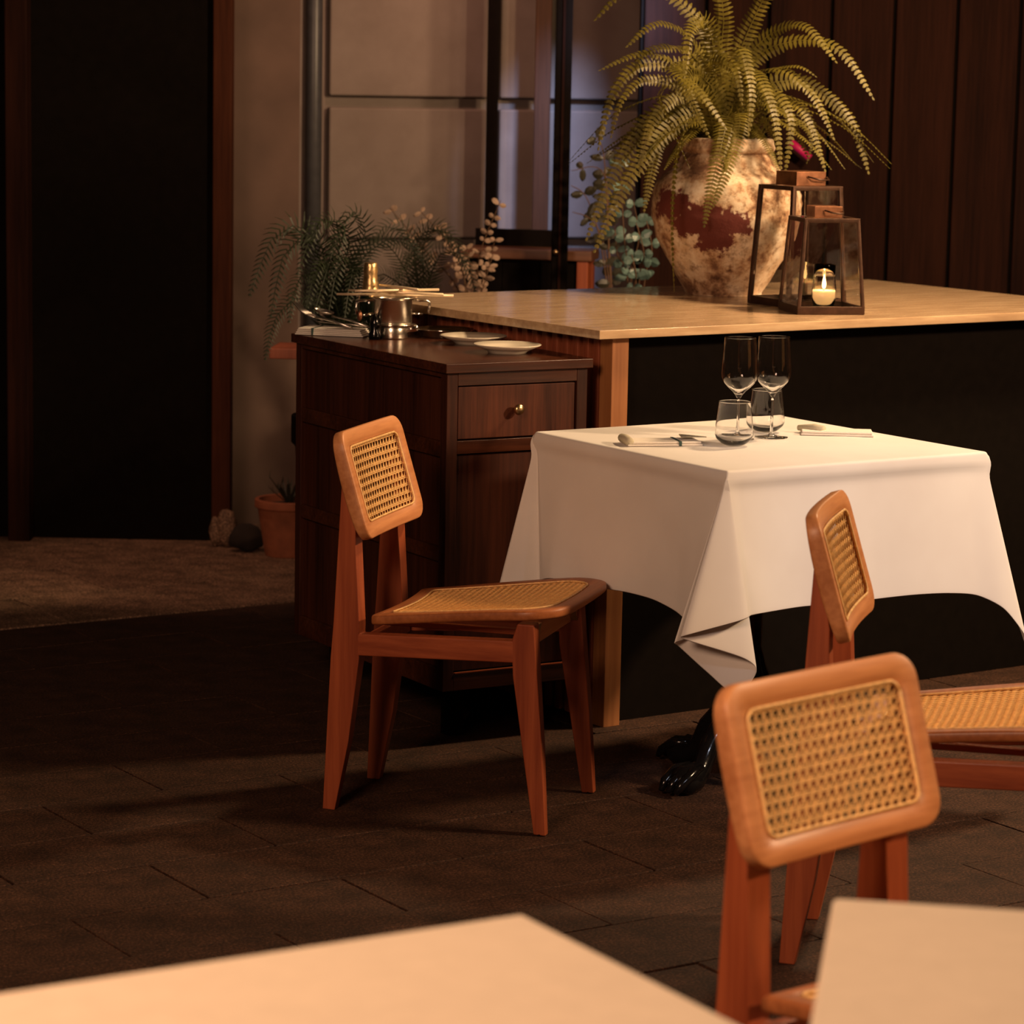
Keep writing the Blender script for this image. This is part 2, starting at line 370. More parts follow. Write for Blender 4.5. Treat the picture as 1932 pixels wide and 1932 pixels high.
# ------------------------------------------------------------------ counter with travertine top
CA = math.radians(34.6)
cnt = thing('bar_counter', 'travertine-topped counter with slatted reddish side and pine corner post', 'counter', (.193, 6.608, 0), CA)
CZ = .946
mk('stone_top', bx(0, 1.75, 0, 1.06, CZ-.021, CZ), M_trav, cnt, bevel=.0015, seg=1)
mk('corner_post', bx(.06, .108, .03, .078, 0, CZ-.021), M_post, cnt, bevel=.002)
mk('corner_post', bx(1.62, 1.668, .03, .078, 0, CZ-.021), M_post, cnt, bevel=.002)
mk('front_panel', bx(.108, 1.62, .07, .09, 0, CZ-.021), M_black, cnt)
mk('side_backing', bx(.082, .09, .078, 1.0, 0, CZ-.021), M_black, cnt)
sl0 = None
for i in range(22):
    y = .084 + i*.042
    if sl0 is None: sl0 = mk('slat', bx(.06, .084, 0, .022, 0.01, CZ-.022), M_slat, cnt, bevel=.0015, seg=1); o = sl0
    else: o = sl0.copy(); C.objects.link(o)
    o.location = (0, y, 0)
mk('top_rail', bx(.084, 1.62, .09, .11, CZ-.06, CZ-.021), M_slat, cnt)

# ------------------------------------------------------------------ dark oak cabinet
KA = math.radians(30.4)
cab = thing('sideboard', 'dark oak sideboard with one brass-knobbed drawer beside the counter', 'cabinet', (-.152, 6.434, 0), KA)
KZ = .88; KW = .384; KD = .789; KB = .127
mk('worktop', bx(-.004, KW, -.004, KD, KZ-.022, KZ), M_cx, cab, bevel=.002)
x0, x1, y0, y1 = .006, KW-.008, .008, KD-.01; zt_ = KZ-.022
for (a, b, c, d) in ((x0, x0+.028, y0, y0+.030), (x1-.028, x1, y0, y0+.03), (x0, x0+.028, y1-.03, y1), (x1-.028, x1, y1-.03, y1)):
    mk('corner_stile', bx(a, b, c, d, KB, zt_), M_cz, cab, bevel=.0015)
def rail_f(z0, z1, name='front_rail', dy=0): return mk(name, bx(x0+.028, x1-.028, y0+dy, y0+.024, z0, z1), M_cx, cab, bevel=.0012, seg=1)
rail_f(zt_-.030, zt_); rail_f(zt_-.185, zt_-.155); rail_f(KB, KB+.04)
dr = mk('drawer', bx(x0+.031, x1-.031, y0+.004, y0+.022, zt_-.152, zt_-.033), wood('drawer_oak', (.034, .008, .004), (.115, .032, .014), 'z', .5, 1.3, .25), cab, bevel=.002)
kb = bmesh.new(); lathe(kb, [(0, 0), (.0045, 0), (.0045, .010), (.0115, .014), (.013, .018), (.0115, .023), (.006, .0255), (0, .026)], 24)
bmesh.ops.rotate(kb, verts=kb.verts, cent=(0, 0, 0), matrix=Matrix.Rotation(PI/2, 3, 'X')); bmesh.ops.translate(kb, verts=kb.verts, vec=(KW/2-.006, y0+.004, zt_-.088))
mk('knob', kb, M_brass, dr, smooth=True)
mk('cupboard_door', bx(x0+.031, x1-.031, y0+.012, y0+.024, KB+.043, zt_-.188), M_cz, cab, bevel=.002)
mk('door_highlight', bx(x0+.031, x1-.031, y0-.002, y0+.004, KB+.040, KB+.0425), M_tx, cab)  # highlight on the door's lower edge, built as a lighter teak strip
# left side: rails and three sunk panels
zs = [KB, KB+.05, .425, .455, .655, .69, zt_-.005, zt_]
for (a, b) in ((KB, KB+.05), (.425, .458), (.665, .70), (zt_-.012, zt_)): mk('side_rail', bx(x0, x0+.022, y0+.03, y1-.03, a, b), M_cx, cab, bevel=.0012, seg=1)
for (a, b) in ((KB+.05, .425), (.458, .665), (.70, zt_-.012)): mk('side_panel', bx(x0+.012, x0+.02, y0+.03, y1-.03, a, b), M_cz, cab)
mk('inner_back', bx(x1-.02, x1-.008, y0+.03, y1-.03, KB, zt_), M_cz, cab); mk('back_panel', bx(x0+.028, x1-.028, y1-.02, y1-.008, KB, zt_), M_cz, cab)
mk('bottom_panel', bx(x0+.02, x1-.02, y0+.02, y1-.02, KB+.005, KB+.02), M_cz, cab)
for (a, b) in ((.07, .09), (KW-.10, .09), (.07, KD-.12), (KW-.10, KD-.12)):
    mk('foot', bx(a, a+.04, b, b+.04, 0, KB+.006), M_black, cab, bevel=.002)

# ------------------------------------------------------------------ cane chairs
SD = math.radians(5.4)
def side_map(s, z, sgn, off, rw=.152):            # sgn -1 near side, +1 far side
    return Vector((s*math.cos(SD), sgn*(rw + s*math.sin(SD) - off), z))
def side_part(sgn, outline, th_fn):
    bm = bmesh.new()
    prism(bm, [side_map(s, z, sgn, 0) for s, z in outline], [side_map(s, z, sgn, th_fn(z)) for s, z in outline]); return bm
REAR = [(-.013, 0), (.015, 0), (.045, .15), (.067, .325), (.067, .40), (.057, .56), (.056, .60), (.049, .64), (.037, .69), (.031, .717), (.027, .715), (.024, .70), (.016, .55), (.008, .40), (.002, .325)]
FRONT = [(.461, 0), (.488, 0), (.475, .187), (.460, .35), (.453, .432), (.417, .432), (.405, .395), (.409, .324)]
def rrect(hu, hv, r, n=6):
    out = []
    for cx, cy, a0 in ((hu-r, hv-r, 0), (-hu+r, hv-r, PI/2), (-hu+r, -hv+r, PI), (hu-r, -hv+r, 1.5*PI)):
        for k in range(n+1): a = a0+k*PI/2/n; out.append((cx+r*math.cos(a), cy+r*math.sin(a)))
    return out
def dens(poly, step):
    out = []; n = len(poly)
    for i in range(n):
        a = Vector(poly[i]); b = Vector(poly[(i+1) % n]); m = max(1, int((b-a).length/step))
        for k in range(m): out.append(tuple(a.lerp(b, k/m)))
    return out
def resample(poly, n):
    P = [Vector(p) for p in poly]; P.append(P[0]); L = [0]
    for a, b in zip(P, P[1:]): L.append(L[-1]+(b-a).length)
    out = []; j = 0
    for i in range(n):
        t = L[-1]*i/n
        while L[j+1] < t: j += 1
        out.append(P[j].lerp(P[j+1], (t-L[j])/max(1e-9, L[j+1]-L[j])))
    return out
def ring_frame(outer, inner, mapf, th, rnd=.004, n=96):
    """frame between two outlines, mapf(a,b,d)->3D with d depth 0..th, edges rounded"""
    O = resample(outer, n); I = resample(inner, n)
    def shift(P, Q, e): return [p + (q-p).normalized()*e for p, q in zip(P, Q)]
    loops = [(shift(O, I, rnd*.3), rnd*.35), (shift(O, I, rnd), 0), (shift(I, O, rnd*.6), 0), (I, rnd*.6), (I, th-rnd*.6), (shift(I, O, rnd*.6), th), (shift(O, I, rnd), th), (shift(O, I, rnd*.3), th-rnd*.35), (O, th-rnd), (O, rnd)]
    bm = bmesh.new(); V = [[bm.verts.new(mapf(p.x, p.y, d)) for p in lp] for lp, d in loops]; m = len(V)
    for i in range(m):
        A, B = V[i], V[(i+1) % m]
        for k in range(n): bm.faces.new([A[k], A[(k+1) % n], B[(k+1) % n], B[k]])
    return bm
def inside(poly, x, y):
    c = False; n = len(poly)
    for i in range(n):
        x1, y1 = poly[i][:2]; x2, y2 = poly[(i+1) % n][:2]
        if (y1 > y) != (y2 > y) and x < (x2-x1)*(y-y1)/(y2-y1)+x1: c = not c
    return c
def cane(poly, mapf, pitch, wd_, d0, seg=.016):
    """woven cane: paired strands both ways plus two diagonals, clipped to the outline"""
    bm = bmesh.new(); xs = [p[0] for p in poly]; ys = [p[1] for p in poly]
    ax0, ax1, ay0, ay1 = min(xs), max(xs), min(ys), max(ys)
    def strand(p, q, wd, dep):
        p = Vector(p); q = Vector(q); L = (q-p).length; m = int(L/.003)
        if m < 2: return
        ins = [inside(poly, *(p.lerp(q, k/m))) for k in range(m+1)]
        runs = []; st = None
        for k in range(m+1):
            if ins[k] and st is None: st = k
            if (not ins[k] or k == m) and st is not None: runs.append((st, k)); st = None
        dirv = (q-p).normalized(); nv = Vector((-dirv.y, dirv.x))*wd/2
        for a, b in runs:
            if b-a < 2: continue
            A = p.lerp(q, a/m); B = p.lerp(q, b/m); ns = max(1, int((B-A).length/seg)); prev = None
            for k in range(ns+1):
                c = A.lerp(B, k/ns); w1 = c+nv; w2 = c-nv
                cur = [bm.verts.new(mapf(w1.x, w1.y, dep)), bm.verts.new(mapf(w2.x, w2.y, dep)), bm.verts.new(mapf(w2.x, w2.y, dep+.0012)), bm.verts.new(mapf(w1.x, w1.y, dep+.0012))]
                if prev:
                    for e in range(4): bm.faces.new([prev[e], prev[(e+1) % 4], cur[(e+1) % 4], cur[e]])
                prev = cur
    x = ax0 - pitch
    nx = int((ax1-ax0)/pitch)+2; ny = int((ay1-ay0)/pitch)+2
    for i in range(nx):
        x = ax0+(i)*pitch
        for e in (-1, 1): strand((x+e*wd_*.75, ay0), (x+e*wd_*.75, ay1), wd_, d0)
    for j in range(ny):
        y = ay0+(j)*pitch
        for e in (-1, 1): strand((ax0, y+e*wd_*.75), (ax1, y+e*wd_*.75), wd_, d0-.0013)
    H = ay1-ay0
    for i in range(-ny, nx+1):
        x = ax0+i*pitch
        strand((x, ay0), (x+H, ay1), wd_*.7, d0-.0024)
        strand((x+H, ay0), (x, ay1), wd_*.7, d0+.0013)
    return bm
# backrest: local a across, b up along the tilted slab; front face at d = 0
BH = .1140; BW = .185
tilt = math.atan2(.065, .216)
def back_map(a, b, d):
    cu = .013*(1-(a/BW)**2)                         # hollow in the middle
    b_ = b; u = .064 - b_*math.sin(tilt); z = .690 + b_*math.cos(tilt)
    nrm = Vector((-math.cos(tilt), 0, -math.sin(tilt)))
    edge = max(0, abs(a)/BW)                        # side blocks are deeper
    dd = d + cu + (d/.022)*.008*(1-(b/BH)**2)*edge
    return Vector((u, a, z)) + nrm*dd
seat_out = []
def seat_hw(u): return .172 + (u-.09)*.10
def seat_outline(inset=0):
    pts = []; u0 = .092+inset; u1 = .507-inset; r1 = .080-inset*.6; r0 = .012
    h0 = seat_hw(u0)-inset; h1 = seat_hw(u1)-inset
    def corner(cu, cw, r, a0, a1, n=8): return [(cu+r*math.cos(a0+(a1-a0)*k/n), cw+r*math.sin(a0+(a1-a0)*k/n)) for k in range(n+1)]
    pts += corner(u1-r1, h1-r1, r1, 0, PI/2); pts += corner(u0+r0, h0-r0, r0, PI/2, PI, 5)
    pts += corner(u0+r0, -h0+r0, r0, PI, 1.5*PI, 5); pts += corner(u1-r1, -h1+r1, r1, 1.5*PI, 2*PI)
    # slightly bowed front edge
    return [(u + (.010*(1-(w/h1)**2) if u > u1-.02 else 0) - (-.012*(1-(w/h0)**2) if u < u0+.01 else 0), w) for u, w in dens(pts, .02)]
def seat_map(u, w_, d):
    z = .423 + .11*(u-.1) - .010*(1-(w_/.2)**2)*math.sin(min(1, max(0, (u-.09)/.42))*PI) + .004*math.sin((u-.1)/.42*PI)
    return Vector((u, w_, z-d))
def build_chair(name, label):
    t = thing(name, label, 'chair')
    for s in (-1, 1):
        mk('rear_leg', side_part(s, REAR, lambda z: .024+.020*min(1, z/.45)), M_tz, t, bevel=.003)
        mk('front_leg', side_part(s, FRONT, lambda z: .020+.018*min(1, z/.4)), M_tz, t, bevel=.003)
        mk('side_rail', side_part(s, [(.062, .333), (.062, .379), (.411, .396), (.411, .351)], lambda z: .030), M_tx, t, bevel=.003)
        cl = bmesh.new(); tube(cl, [side_map(.4745, 0, s, .01), side_map(.4745, .004, s, .01)], .010, 12); mk('glide', cl, M_black, t)
        cl = bmesh.new(); tube(cl, [side_map(.001, 0, s, .012), side_map(.001, .004, s, .012)], .010, 12); mk('glide', cl, M_black, t)
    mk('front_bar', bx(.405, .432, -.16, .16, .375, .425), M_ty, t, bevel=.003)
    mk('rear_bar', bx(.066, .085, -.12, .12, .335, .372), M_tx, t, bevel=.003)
    for s in (-1, 1):
        wl = bmesh.new(); prism(wl, [(.432, s*.155, .425), (.432, s*.12, .425), (.432, s*.155, .38)], [(.447, s*.155, .425), (.447, s*.12, .425), (.447, s*.155, .38)]); mk('corner_block', wl, M_brass, t)
        mk('seat_batten', bx(.10, .43, s*.10-.01, s*.10+.01, .392, .404), M_tx, t, bevel=.002)
    so = seat_outline(0); si = seat_outline(.034)
    mk('seat_frame', ring_frame(so, si, seat_map, .020, .005, 120), M_seat, t, smooth=True)
    mk('seat_cane', cane(seat_outline(.030), seat_map, .0140, .0018, .004, .02), M_cane2, t)
    bm = bmesh.new(); ib = resample(seat_outline(.036), 90); n = len(ib)
    tube(bm, [seat_map(p.x, p.y, -.0002) for p in ib]+[seat_map(ib[0].x, ib[0].y, -.0002)], .0022, 6); mk('cane_bead', bm, M_cane, t, smooth=True)
    bo = rrect(BW, BH, .036); bi = rrect(BW-.036, BH-.033, .016)
    bo = dens(bo, .02); bi = dens(bi, .02)
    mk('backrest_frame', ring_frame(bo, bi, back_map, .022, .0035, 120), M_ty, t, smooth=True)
    mk('backrest_cane', cane(rrect(BW-.032, BH-.029, .016), back_map, .0160, .0021, .005, .016), M_cane, t)
    bm = bmesh.new(); ib = resample(dens(rrect(BW-.038, BH-.035, .014), .02), 90)
    tube(bm, [back_map(p.x, p.y, -.0004) for p in ib]+[back_map(ib[0].x, ib[0].y, -.0004)], .0025, 6); mk('cane_bead', bm, M_cane, t, smooth=True)
    return t
ch1 = build_chair('cane_chair', 'whole teak chair with cane back, in front of dark sideboard')
ch1.location = (-.329, 6.005, 0); ch1.rotation_euler = (0, 0, math.radians(-16.5)); ch1['group'] = 'cane dining chairs'
ch2 = clone(ch1); ch2['label'] = 'large blurred cane-backed chair at the lower right foreground'
a2 = math.radians(-46); ch2.rotation_euler = (0, 0, a2)
# its near rear post stands at (.29, 3.45)
def place_by_post(ch, px, py, ang, s=-1):
    c, sn = math.cos(ang), math.sin(ang); lx, ly = .03, s*.155
    ch.location = (px-(c*lx-sn*ly), py-(sn*lx+c*ly), 0)
place_by_post(ch2, .280, 3.45, a2)
ch3 = clone(ch1); ch3['label'] = 'teak chair at right edge, behind the big blurred chair, its dark side showing'
a3 = math.radians(-14); ch3.rotation_euler = (0, 0, a3); place_by_post(ch3, .522, 4.85, a3, -1)

# ------------------------------------------------------------------ table with white cloth
TA = math.radians(33.4); tr = Vector((math.cos(TA), math.sin(TA), 0)); tl = Vector((-math.sin(TA), math.cos(TA), 0))
TN = Vector((.428, 5.707, 0)); TS = .70; TZ = .75
tc_ = TN + tr*TS/2 + tl*TS/2
tbl = thing('pedestal_table', 'square dining table on shiny black cast-iron foot under white cloth', 'table', (tc_.x, tc_.y, 0), TA)
mk('tabletop', bx(-.342, .342, -.342, .342, TZ-.03, TZ-.0035), M_tx, tbl, bevel=.004)
cm = bmesh.new(); lathe(cm, [(0, .70), (.11, .70), (.11, .69), (.03, .67), (.026, .60), (.034, .56), (.026, .52), (.024, .30), (.034, .26), (.05, .22), (.055, .19), (.04, .16), (.045, .12), (.05, .09), (0, .09)], 32)
mk('column', cm, M_iron, tbl, smooth=True)
for k in range(4):
    a = k*PI/2 + math.radians(190)
    d = Vector((math.cos(a), math.sin(a), 0)); bm = bmesh.new()
    tube(bm, [d*.02+Vector((0, 0, .16)), d*.07+Vector((0, 0, .15)), d*.12+Vector((0, 0, .10)), d*.145+Vector((0, 0, .05)), d*.175+Vector((0, 0, .032)), d*.21+Vector((0, 0, .026)), d*.235+Vector((0, 0, .018))],
         [.022, .024, .022, .022, .034, .034, .014], 12)
    lg = mk('claw_leg', bm, M_iron, tbl, smooth=True)
    for q in (-1, 0, 1):
        bm = bmesh.new(); e = Vector((-d.y, d.x, 0))
        tube(bm, [d*.165+e*q*.018+Vector((0, 0, .055)), d*.20+e*q*.025+Vector((0, 0, .050)), d*.235+e*q*.024+Vector((0, 0, .028)), d*.25+e*q*.021+Vector((0, 0, .010))], [.008, .012, .011, .006], 8)
        mk('claw', bm, M_iron, lg, smooth=True)
def station(corner, al, out_a, ar=0): return None
oL = -tr; oR = -tl; oB = tl; oF = tr     # outward normals: left side, right-front side, back side, far right
BLc = TN+tl*TS; BRc = BLc+tr*TS; Rc = TN+tr*TS
# stations: (top point, outward dir at top, hem xy offset from top, drop)
ST = []
def S(T, o, off, drop): ST.append((Vector(T), Vector(o), Vector(off), drop))
def side(P0, D, o, fr, offs, drops):
    for f, of, dr_ in zip(fr, offs, drops): S(P0+D*(f*TS), o, o*of, dr_)
dg = lambda a, b: (a+b).normalized()
side(BLc, -tl, oL, (.16, .25, .4, .52, .65, .78, .88, .95), (.022, .015, .006, -.004, -.004, .006, .028, .05), (.310, .305, .305, .302, .302, .310, .318, .325))
S(TN, dg(oL, oR), oL*.065+tl*.01, .332)
S(TN, dg(oL, oR), Vector((-.098, -.060, 0)), .340)
S(TN, dg(oL, oR), Vector((-.088, -.040, 0)), .352)
S(TN, dg(oL, oR), Vector((-.030, -.030, 0)), .405)
S(TN, dg(oL, oR), Vector((.030, -.034, 0)), .450)
S(TN, dg(oL, oR), Vector((.068, -.040, 0)), .400)
S(TN, dg(oL, oR), Vector((.040, -.055, 0)), .370)
S(TN, dg(oL, oR), Vector((-.060, -.082, 0)), .335)
S(TN, dg(oL, oR), Vector((-.090, -.095, 0)), .322)
S(TN, dg(oL, oR), Vector((-.070, -.100, 0)), .314)
S(TN, dg(oL, oR), Vector((.020, -.078, 0)), .292)
S(TN, dg(oL, oR), Vector((.047, -.062, 0)), .285)
side(TN, tr, oR, (.05, .14, .28, .42, .56, .7, .82, .92), (.05, .030, .016, .024, .012, .020, .030, .045), (.288, .290, .290, .292, .292, .29, .292, .30))
for o_, d_ in ((oR*.07, .33), (oR*.085+oF*.05, .39), (oR*.06+oF*.075, .415), (oR*.02+oF*.09, .38), (oF*.07, .32)): S(Rc, dg(oR, oF), o_, d_)
side(Rc, tl, oF, (.1, .3, .5, .7, .9), (.04, .02, .025, .02, .04), (.30, .29, .29, .29, .30))
for o_, d_ in ((oF*.07, .33), (oF*.07+oB*.07, .41), (oB*.07, .33)): S(BRc, dg(oF, oB), o_, d_)
side(BRc, -tr, oB, (.1, .3, .5, .7, .9), (.04, .02, .025, .02, .04), (.30, .29, .29, .29, .30))
for o_, d_ in ((oB*.06, .33), (oB*.085+oL*.02, .38), (oB*.045+oL*.075, .43), (oB*.01+oL*.035, .385), (oL*-.010-tl*.022, .345), (oL*.004-tl*.045, .33), (oL*.016-tl*.075, .318)): S(BLc, dg(oB, oL), o_, d_)
def build_cloth():
    n = len(ST); SUB = 6; bm = bmesh.new(); cols = []
    ctr = TN + tr*TS/2 + tl*TS/2
    for i in range(n):
        p = [ST[(i+j-1) % n] for j in range(4)]
        for k in range(SUB):
            t = k/SUB
            T = p[1][0].lerp(p[2][0], t); o = p[1][1].lerp(p[2][1], t).normalized()
            H = [q[0]+q[2]-Vector((0, 0, q[3])) for q in p]
            tn = .8
            m1 = (H[2]-H[0])*.5*tn; m2 = (H[3]-H[1])*.5*tn
            h = H[1]*(2*t**3-3*t*t+1)+m1*(t**3-2*t*t+t)+H[2]*(-2*t**3+3*t*t)+m2*(t**3-t*t)
            col = []
            ins = T - o*.008
            col.append(Vector((ins.x, ins.y, TZ)))
            for a in (30, 60, 90):
                a = math.radians(a); e = T - o*.008 + o*.008*math.sin(a); col.append(Vector((e.x, e.y, TZ-.008+.008*math.cos(a))))
            st = T + Vector((0, 0, TZ-.008)); en = Vector((h.x, h.y, TZ+h.z))
            R_ = 20
            for r in range(1, R_+1):
                s = r/R_; q = st.lerp(en, s)
                lip = .0025*math.exp(-((s-.05)/.05)**2) if True else 0
                k_ = max(0, min(1, (s-.05)/.05)); q = q - o*(.010*k_*k_*(3-2*k_)*(1-s)) + o*lip
                col.append(q)
            cols.append(col)
    V = [[bm.verts.new(c) for c in col] for col in cols]; m = len(V)
    for i in range(m):
        A, B = V[i], V[(i+1) % m]
        for r in range(len(A)-1):
            try: bm.faces.new([A[r], B[r], B[r+1], A[r+1]])
            except ValueError: pass
    # flat top with the pressed cross folds
    rim = []
    for v in V:
        if not rim or (v[0].co-rim[-1].co).length > 1e-6: rim.append(v[0])
    G = 28; ic, jc = tr, tl
    inner = [[bm.verts.new(TN + tr*(.02+(TS-.04)*i/G) + tl*(.02+(TS-.04)*j/G) + Vector((0, 0, TZ + (.0012 if i == 13 else 0) + (.0012 if j == 13 else 0) + random.uniform(-.0001, .0001)))) for j in range(G+1)] for i in range(G+1)]
    for i in range(G):
        for j in range(G): bm.faces.new([inner[i][j], inner[i+1][j], inner[i+1][j+1], inner[i][j+1]])
    loop = [inner[0][j] for j in range(G, -1, -1)] + [inner[i][0] for i in range(1, G+1)] + [inner[G][j] for j in range(1, G+1)] + [inner[i][G] for i in range(G-1, 0, -1)]
    # stitch rim to the grid border by walking both loops
    def ang_key(v): d = v.co-ctr-Vector((0, 0, TZ)); return d
    # both start at BL corner and run towards N
    s0 = min(range(len(rim)), key=lambda i: (rim[i].co-loop[0].co).length); rim = rim[s0:]+rim[:s0]
    i = j = 0; nr, nl = len(rim), len(loop)
    while i < nr or j < nl:
        a, b = rim[i % nr], loop[j % nl]; a2_, b2_ = rim[(i+1) % nr], loop[(j+1) % nl]
        if j >= nl or (i < nr and (a2_.co-b.co).length < (b2_.co-a.co).length): f = [a, a2_, b]; i += 1
        else: f = [a, b2_, b]; j += 1
        try: bm.faces.new(f)
        except ValueError: pass
    bmesh.ops.remove_doubles(bm, verts=bm.verts, dist=.00005)
    o = mk('tablecloth', bm, M_cloth, None, smooth=True)
    s = o.modifiers.new('solidify', 'SOLIDIFY'); s.thickness = .0012; s.offset = -1
    s = o.modifiers.new('subdivision', 'SUBSURF'); s.levels = 1; s.render_levels = 1
    return o
tag(build_cloth(), 'white cloth draped over the square table with pointed hanging corners', 'tablecloth')

# ------------------------------------------------------------------ glasses and napkins
def wine(x, y, label, grp='stemmed wine glasses'):
    t = thing('wine_glass', label, 'wine glass', (x, y, TZ+.0008), 0, grp)
    bm = bmesh.new()
    outp = [(.0, .088), (.0045, .090), (.0075, .096), (.014, .104), (.025, .1135), (.0345, .1235), (.0385, .133), (.0393, .143), (.0378, .172), (.0355, .200), (.0339, .2200), (.0338, .2207), (.0335, .2210)]
    inn = [(.0332, .2207), (.0332, .2200), (.0349, .200), (.0372, .172), (.0387, .143), (.0379, .134), (.0338, .1250), (.024, .1150), (.0125, .1062), (.005, .1005), (0, .0995)]
    lathe(bm, outp+inn, 56); mk('bowl', bm, M_glass, t, smooth=True)
    bm = bmesh.new(); lathe(bm, [(0, .0012), (.0355, .0004), (.0365, .0012), (.0355, .0018), (.018, .003), (.007, .006), (.0038, .014), (.0030, .04), (.0030, .080), (.0040, .0875), (0, .0878)], 40)
    mk('stem', bm, M_glass, t, smooth=True); return t
def tumbler(x, y, label):
    bm = bmesh.new()
    lathe(bm, [(0, .0008), (.018, .0004), (.028, .006), (.0385, .016), (.0412, .024), (.0400, .045), (.0365, .075), (.0346, .0938), (.0345, .0946), (.0342, .0950), (.0339, .0946), (.0339, .0938), (.0357, .075), (.0392, .045), (.0403, .025), (.0377, .018), (.027, .0105), (.016, .008), (0, .0078)], 56)
    o = mk('tumbler', bm, M_glass, None, smooth=True); o.location = (x, y, TZ+.0006); tag(o, label, 'tumbler', 'stemless tumblers'); return o
wine(.486, 6.215, 'left stemmed wine glass, standing behind the nearer stemless tumbler')
wine(.563, 6.256, 'right stemmed wine glass beside the farther stemless tumbler')
tumbler(.470, 6.105, 'nearer and left of the two stemless tumblers, in front of wine glass')
tumbler(.559, 6.352, 'farther stemless tumbler, behind the right wine glass stem')
def napkin(name, label, loc, rz, L, W, mat=M_linen, stripe=True, roll=True, z=TZ, layers=3, h=.013):
    t = thing(name, label, 'napkin', (loc[0], loc[1], z+.0008), rz, None)
    for i in range(layers):
        bm = bx(-L/2+i*.002, L/2-i*.003, -W/2+i*.0015, W/2-i*.002, i*h/layers, (i+1)*h/layers-.0004)
        mk('fold', bm, mat, t, bevel=h/layers*.45, seg=3)
    if stripe:
        mk('stripe', bx(L*.18, L*.18+.006, -W/2-.0006, W/2+.0004, .0006, h+.0004), M_green, t)
    return t
nk = napkin('napkin', 'white folded napkin with one dark green stripe, left on the table', (.315, 6.105), math.radians(12), .165, .075, layers=2, h=.010)
bm = bmesh.new(); tube(bm, [(-.078, -.036, .010), (-.078, .0, .0115), (-.078, .034, .010)], [.009, .0105, .009], 12)
mk('rolled_end', bm, M_khaki, nk, smooth=True)
bm = bmesh.new(); prism(bm, [(.045, .002, .0135), (.10, .0, .0135), (.052, .05, .0135)], [(.045, .002, .0155), (.10, .0, .0155), (.052, .05, .0155)]); mk('turned_corner', bm, M_khaki, nk)
nk2 = napkin('napkin', 'white folded napkin with khaki roll, right side of the table', (.715, 6.335), math.radians(-4), .16, .07, stripe=False, layers=2, h=.010)
bm = bmesh.new(); tube(bm, [(-.085, .020, .010), (-.05, .0, .011), (-.03, -.014, .010)], [.006, .011, .010], 12)
mk('rolled_end', bm, M_khaki, nk2, smooth=True)

# ------------------------------------------------------------------ things on the sideboard
KT = KZ
def plate(x, y, r, label, z=KT):
    bm = bmesh.new()
    lathe(bm, [(0, .004), (r*.5, .004), (r*.52, .0), (r*.57, .0), (r*.60, .005), (r*.75, .010), (r, .019), (r*1.005, .0205), (r*.99, .0212), (r*.74, .0135), (r*.60, .0085), (0, .008)], 56)
    o = mk('plate', bm, M_cer, None, smooth=True); o.location = (x, y, z+.0003); tag(o, label, 'plate', 'cream plates on the sideboard'); return o
plate(-.018, 6.715, .079, 'cream footed plate nearest the front of the sideboard')
plate(-.100, 6.925, .080, 'cream plate behind the front one, beside the metal tray')
bm = bmesh.new(); lathe(bm, [(0, .004), (.05, .004), (.054, 0), (.058, 0), (.060, .006), (.072, .018), (.0745, .020), (.071, .0205), (.057, .009), (0, .0075)], 48)
o = mk('metal_tray', bm, M_steel, None, smooth=True); o.location = (-.175, 7.10, KT+.0003); tag(o, 'round metal dish behind the cream plates by the slats', 'dish')
sn = bmesh.new(); random.seed(3)
tc2 = thing('serving_tongs', 'dark scissor tongs lying in the round metal dish', 'tongs', (-.175, 7.10, KT+.0105), .3)
for s in (-1, 1):
    bm = bmesh.new(); tube(bm, [(-.05, s*.012, .0), (0, -s*.004, .004), (.045, -s*.016, .0)], [.003, .0025, .004], 8); mk('arm', bm, M_iron, tc2, smooth=True)

M_ves = plain('brushed_steel', (.86, .78, .66), .26, 1, 0, .04, 80); pc = (-.300, 7.030)
pot = thing('steel_pot', 'polished steel burner pot with side handles on the sideboard', 'pot', (pc[0], pc[1], KT+.0004), .3)
bm = bmesh.new(); lathe(bm, [(0, 0), (.036, 0), (.037, .002), (.036, .030), (.034, .033), (0, .033)], 48); mk('burner_base', bm, M_ves, pot, smooth=True)
bm = bmesh.new(); lathe(bm, [(0, .033), (.055, .033), (.057, .0345), (.055, .036), (0, .036)], 48); mk('drip_ring', bm, M_steel, pot, smooth=True)
bm = bmesh.new(); lathe(bm, [(0, .036), (.045, .036), (.047, .040), (.047, .094), (.058, .099), (.060, .101), (.058, .102), (.046, .098), (.0445, .094), (.0445, .042), (0, .040)], 56); mk('vessel', bm, M_ves, pot, smooth=True)
for s in (-1, 1):
    bm = bmesh.new(); tube(bm, [(s*.045, 0, .092), (s*.082, 0, .092), (s*.092, 0, .088), (s*.092, 0, .070), (s*.090, 0, .060)], .0036, 8); hn = mk('handle', bm, M_steel, pot, smooth=True)
    bm = bmesh.new(); tube(bm, [(s*.046, 0, .06), (s*.075, 0, .058)], .0025, 8); mk('handle_bar', bm, M_steel, hn, smooth=True)
bm = bmesh.new(); tube(bm, [(-.046, -.01, .058), (-.085, -.012, .058)], .003, 8); sc_ = mk('clamp_screw', bm, M_steel, pot, smooth=True)
bm = bmesh.new(); bmesh.ops.create_uvsphere(bm, u_segments=14, v_segments=10, radius=.009); bmesh.ops.scale(bm, verts=bm.verts, vec=(.7, .7, 1.5)); bmesh.ops.translate(bm, verts=bm.verts, vec=(-.086, -.012, .056)); mk('screw_wing', bm, M_copper, sc_, smooth=True)
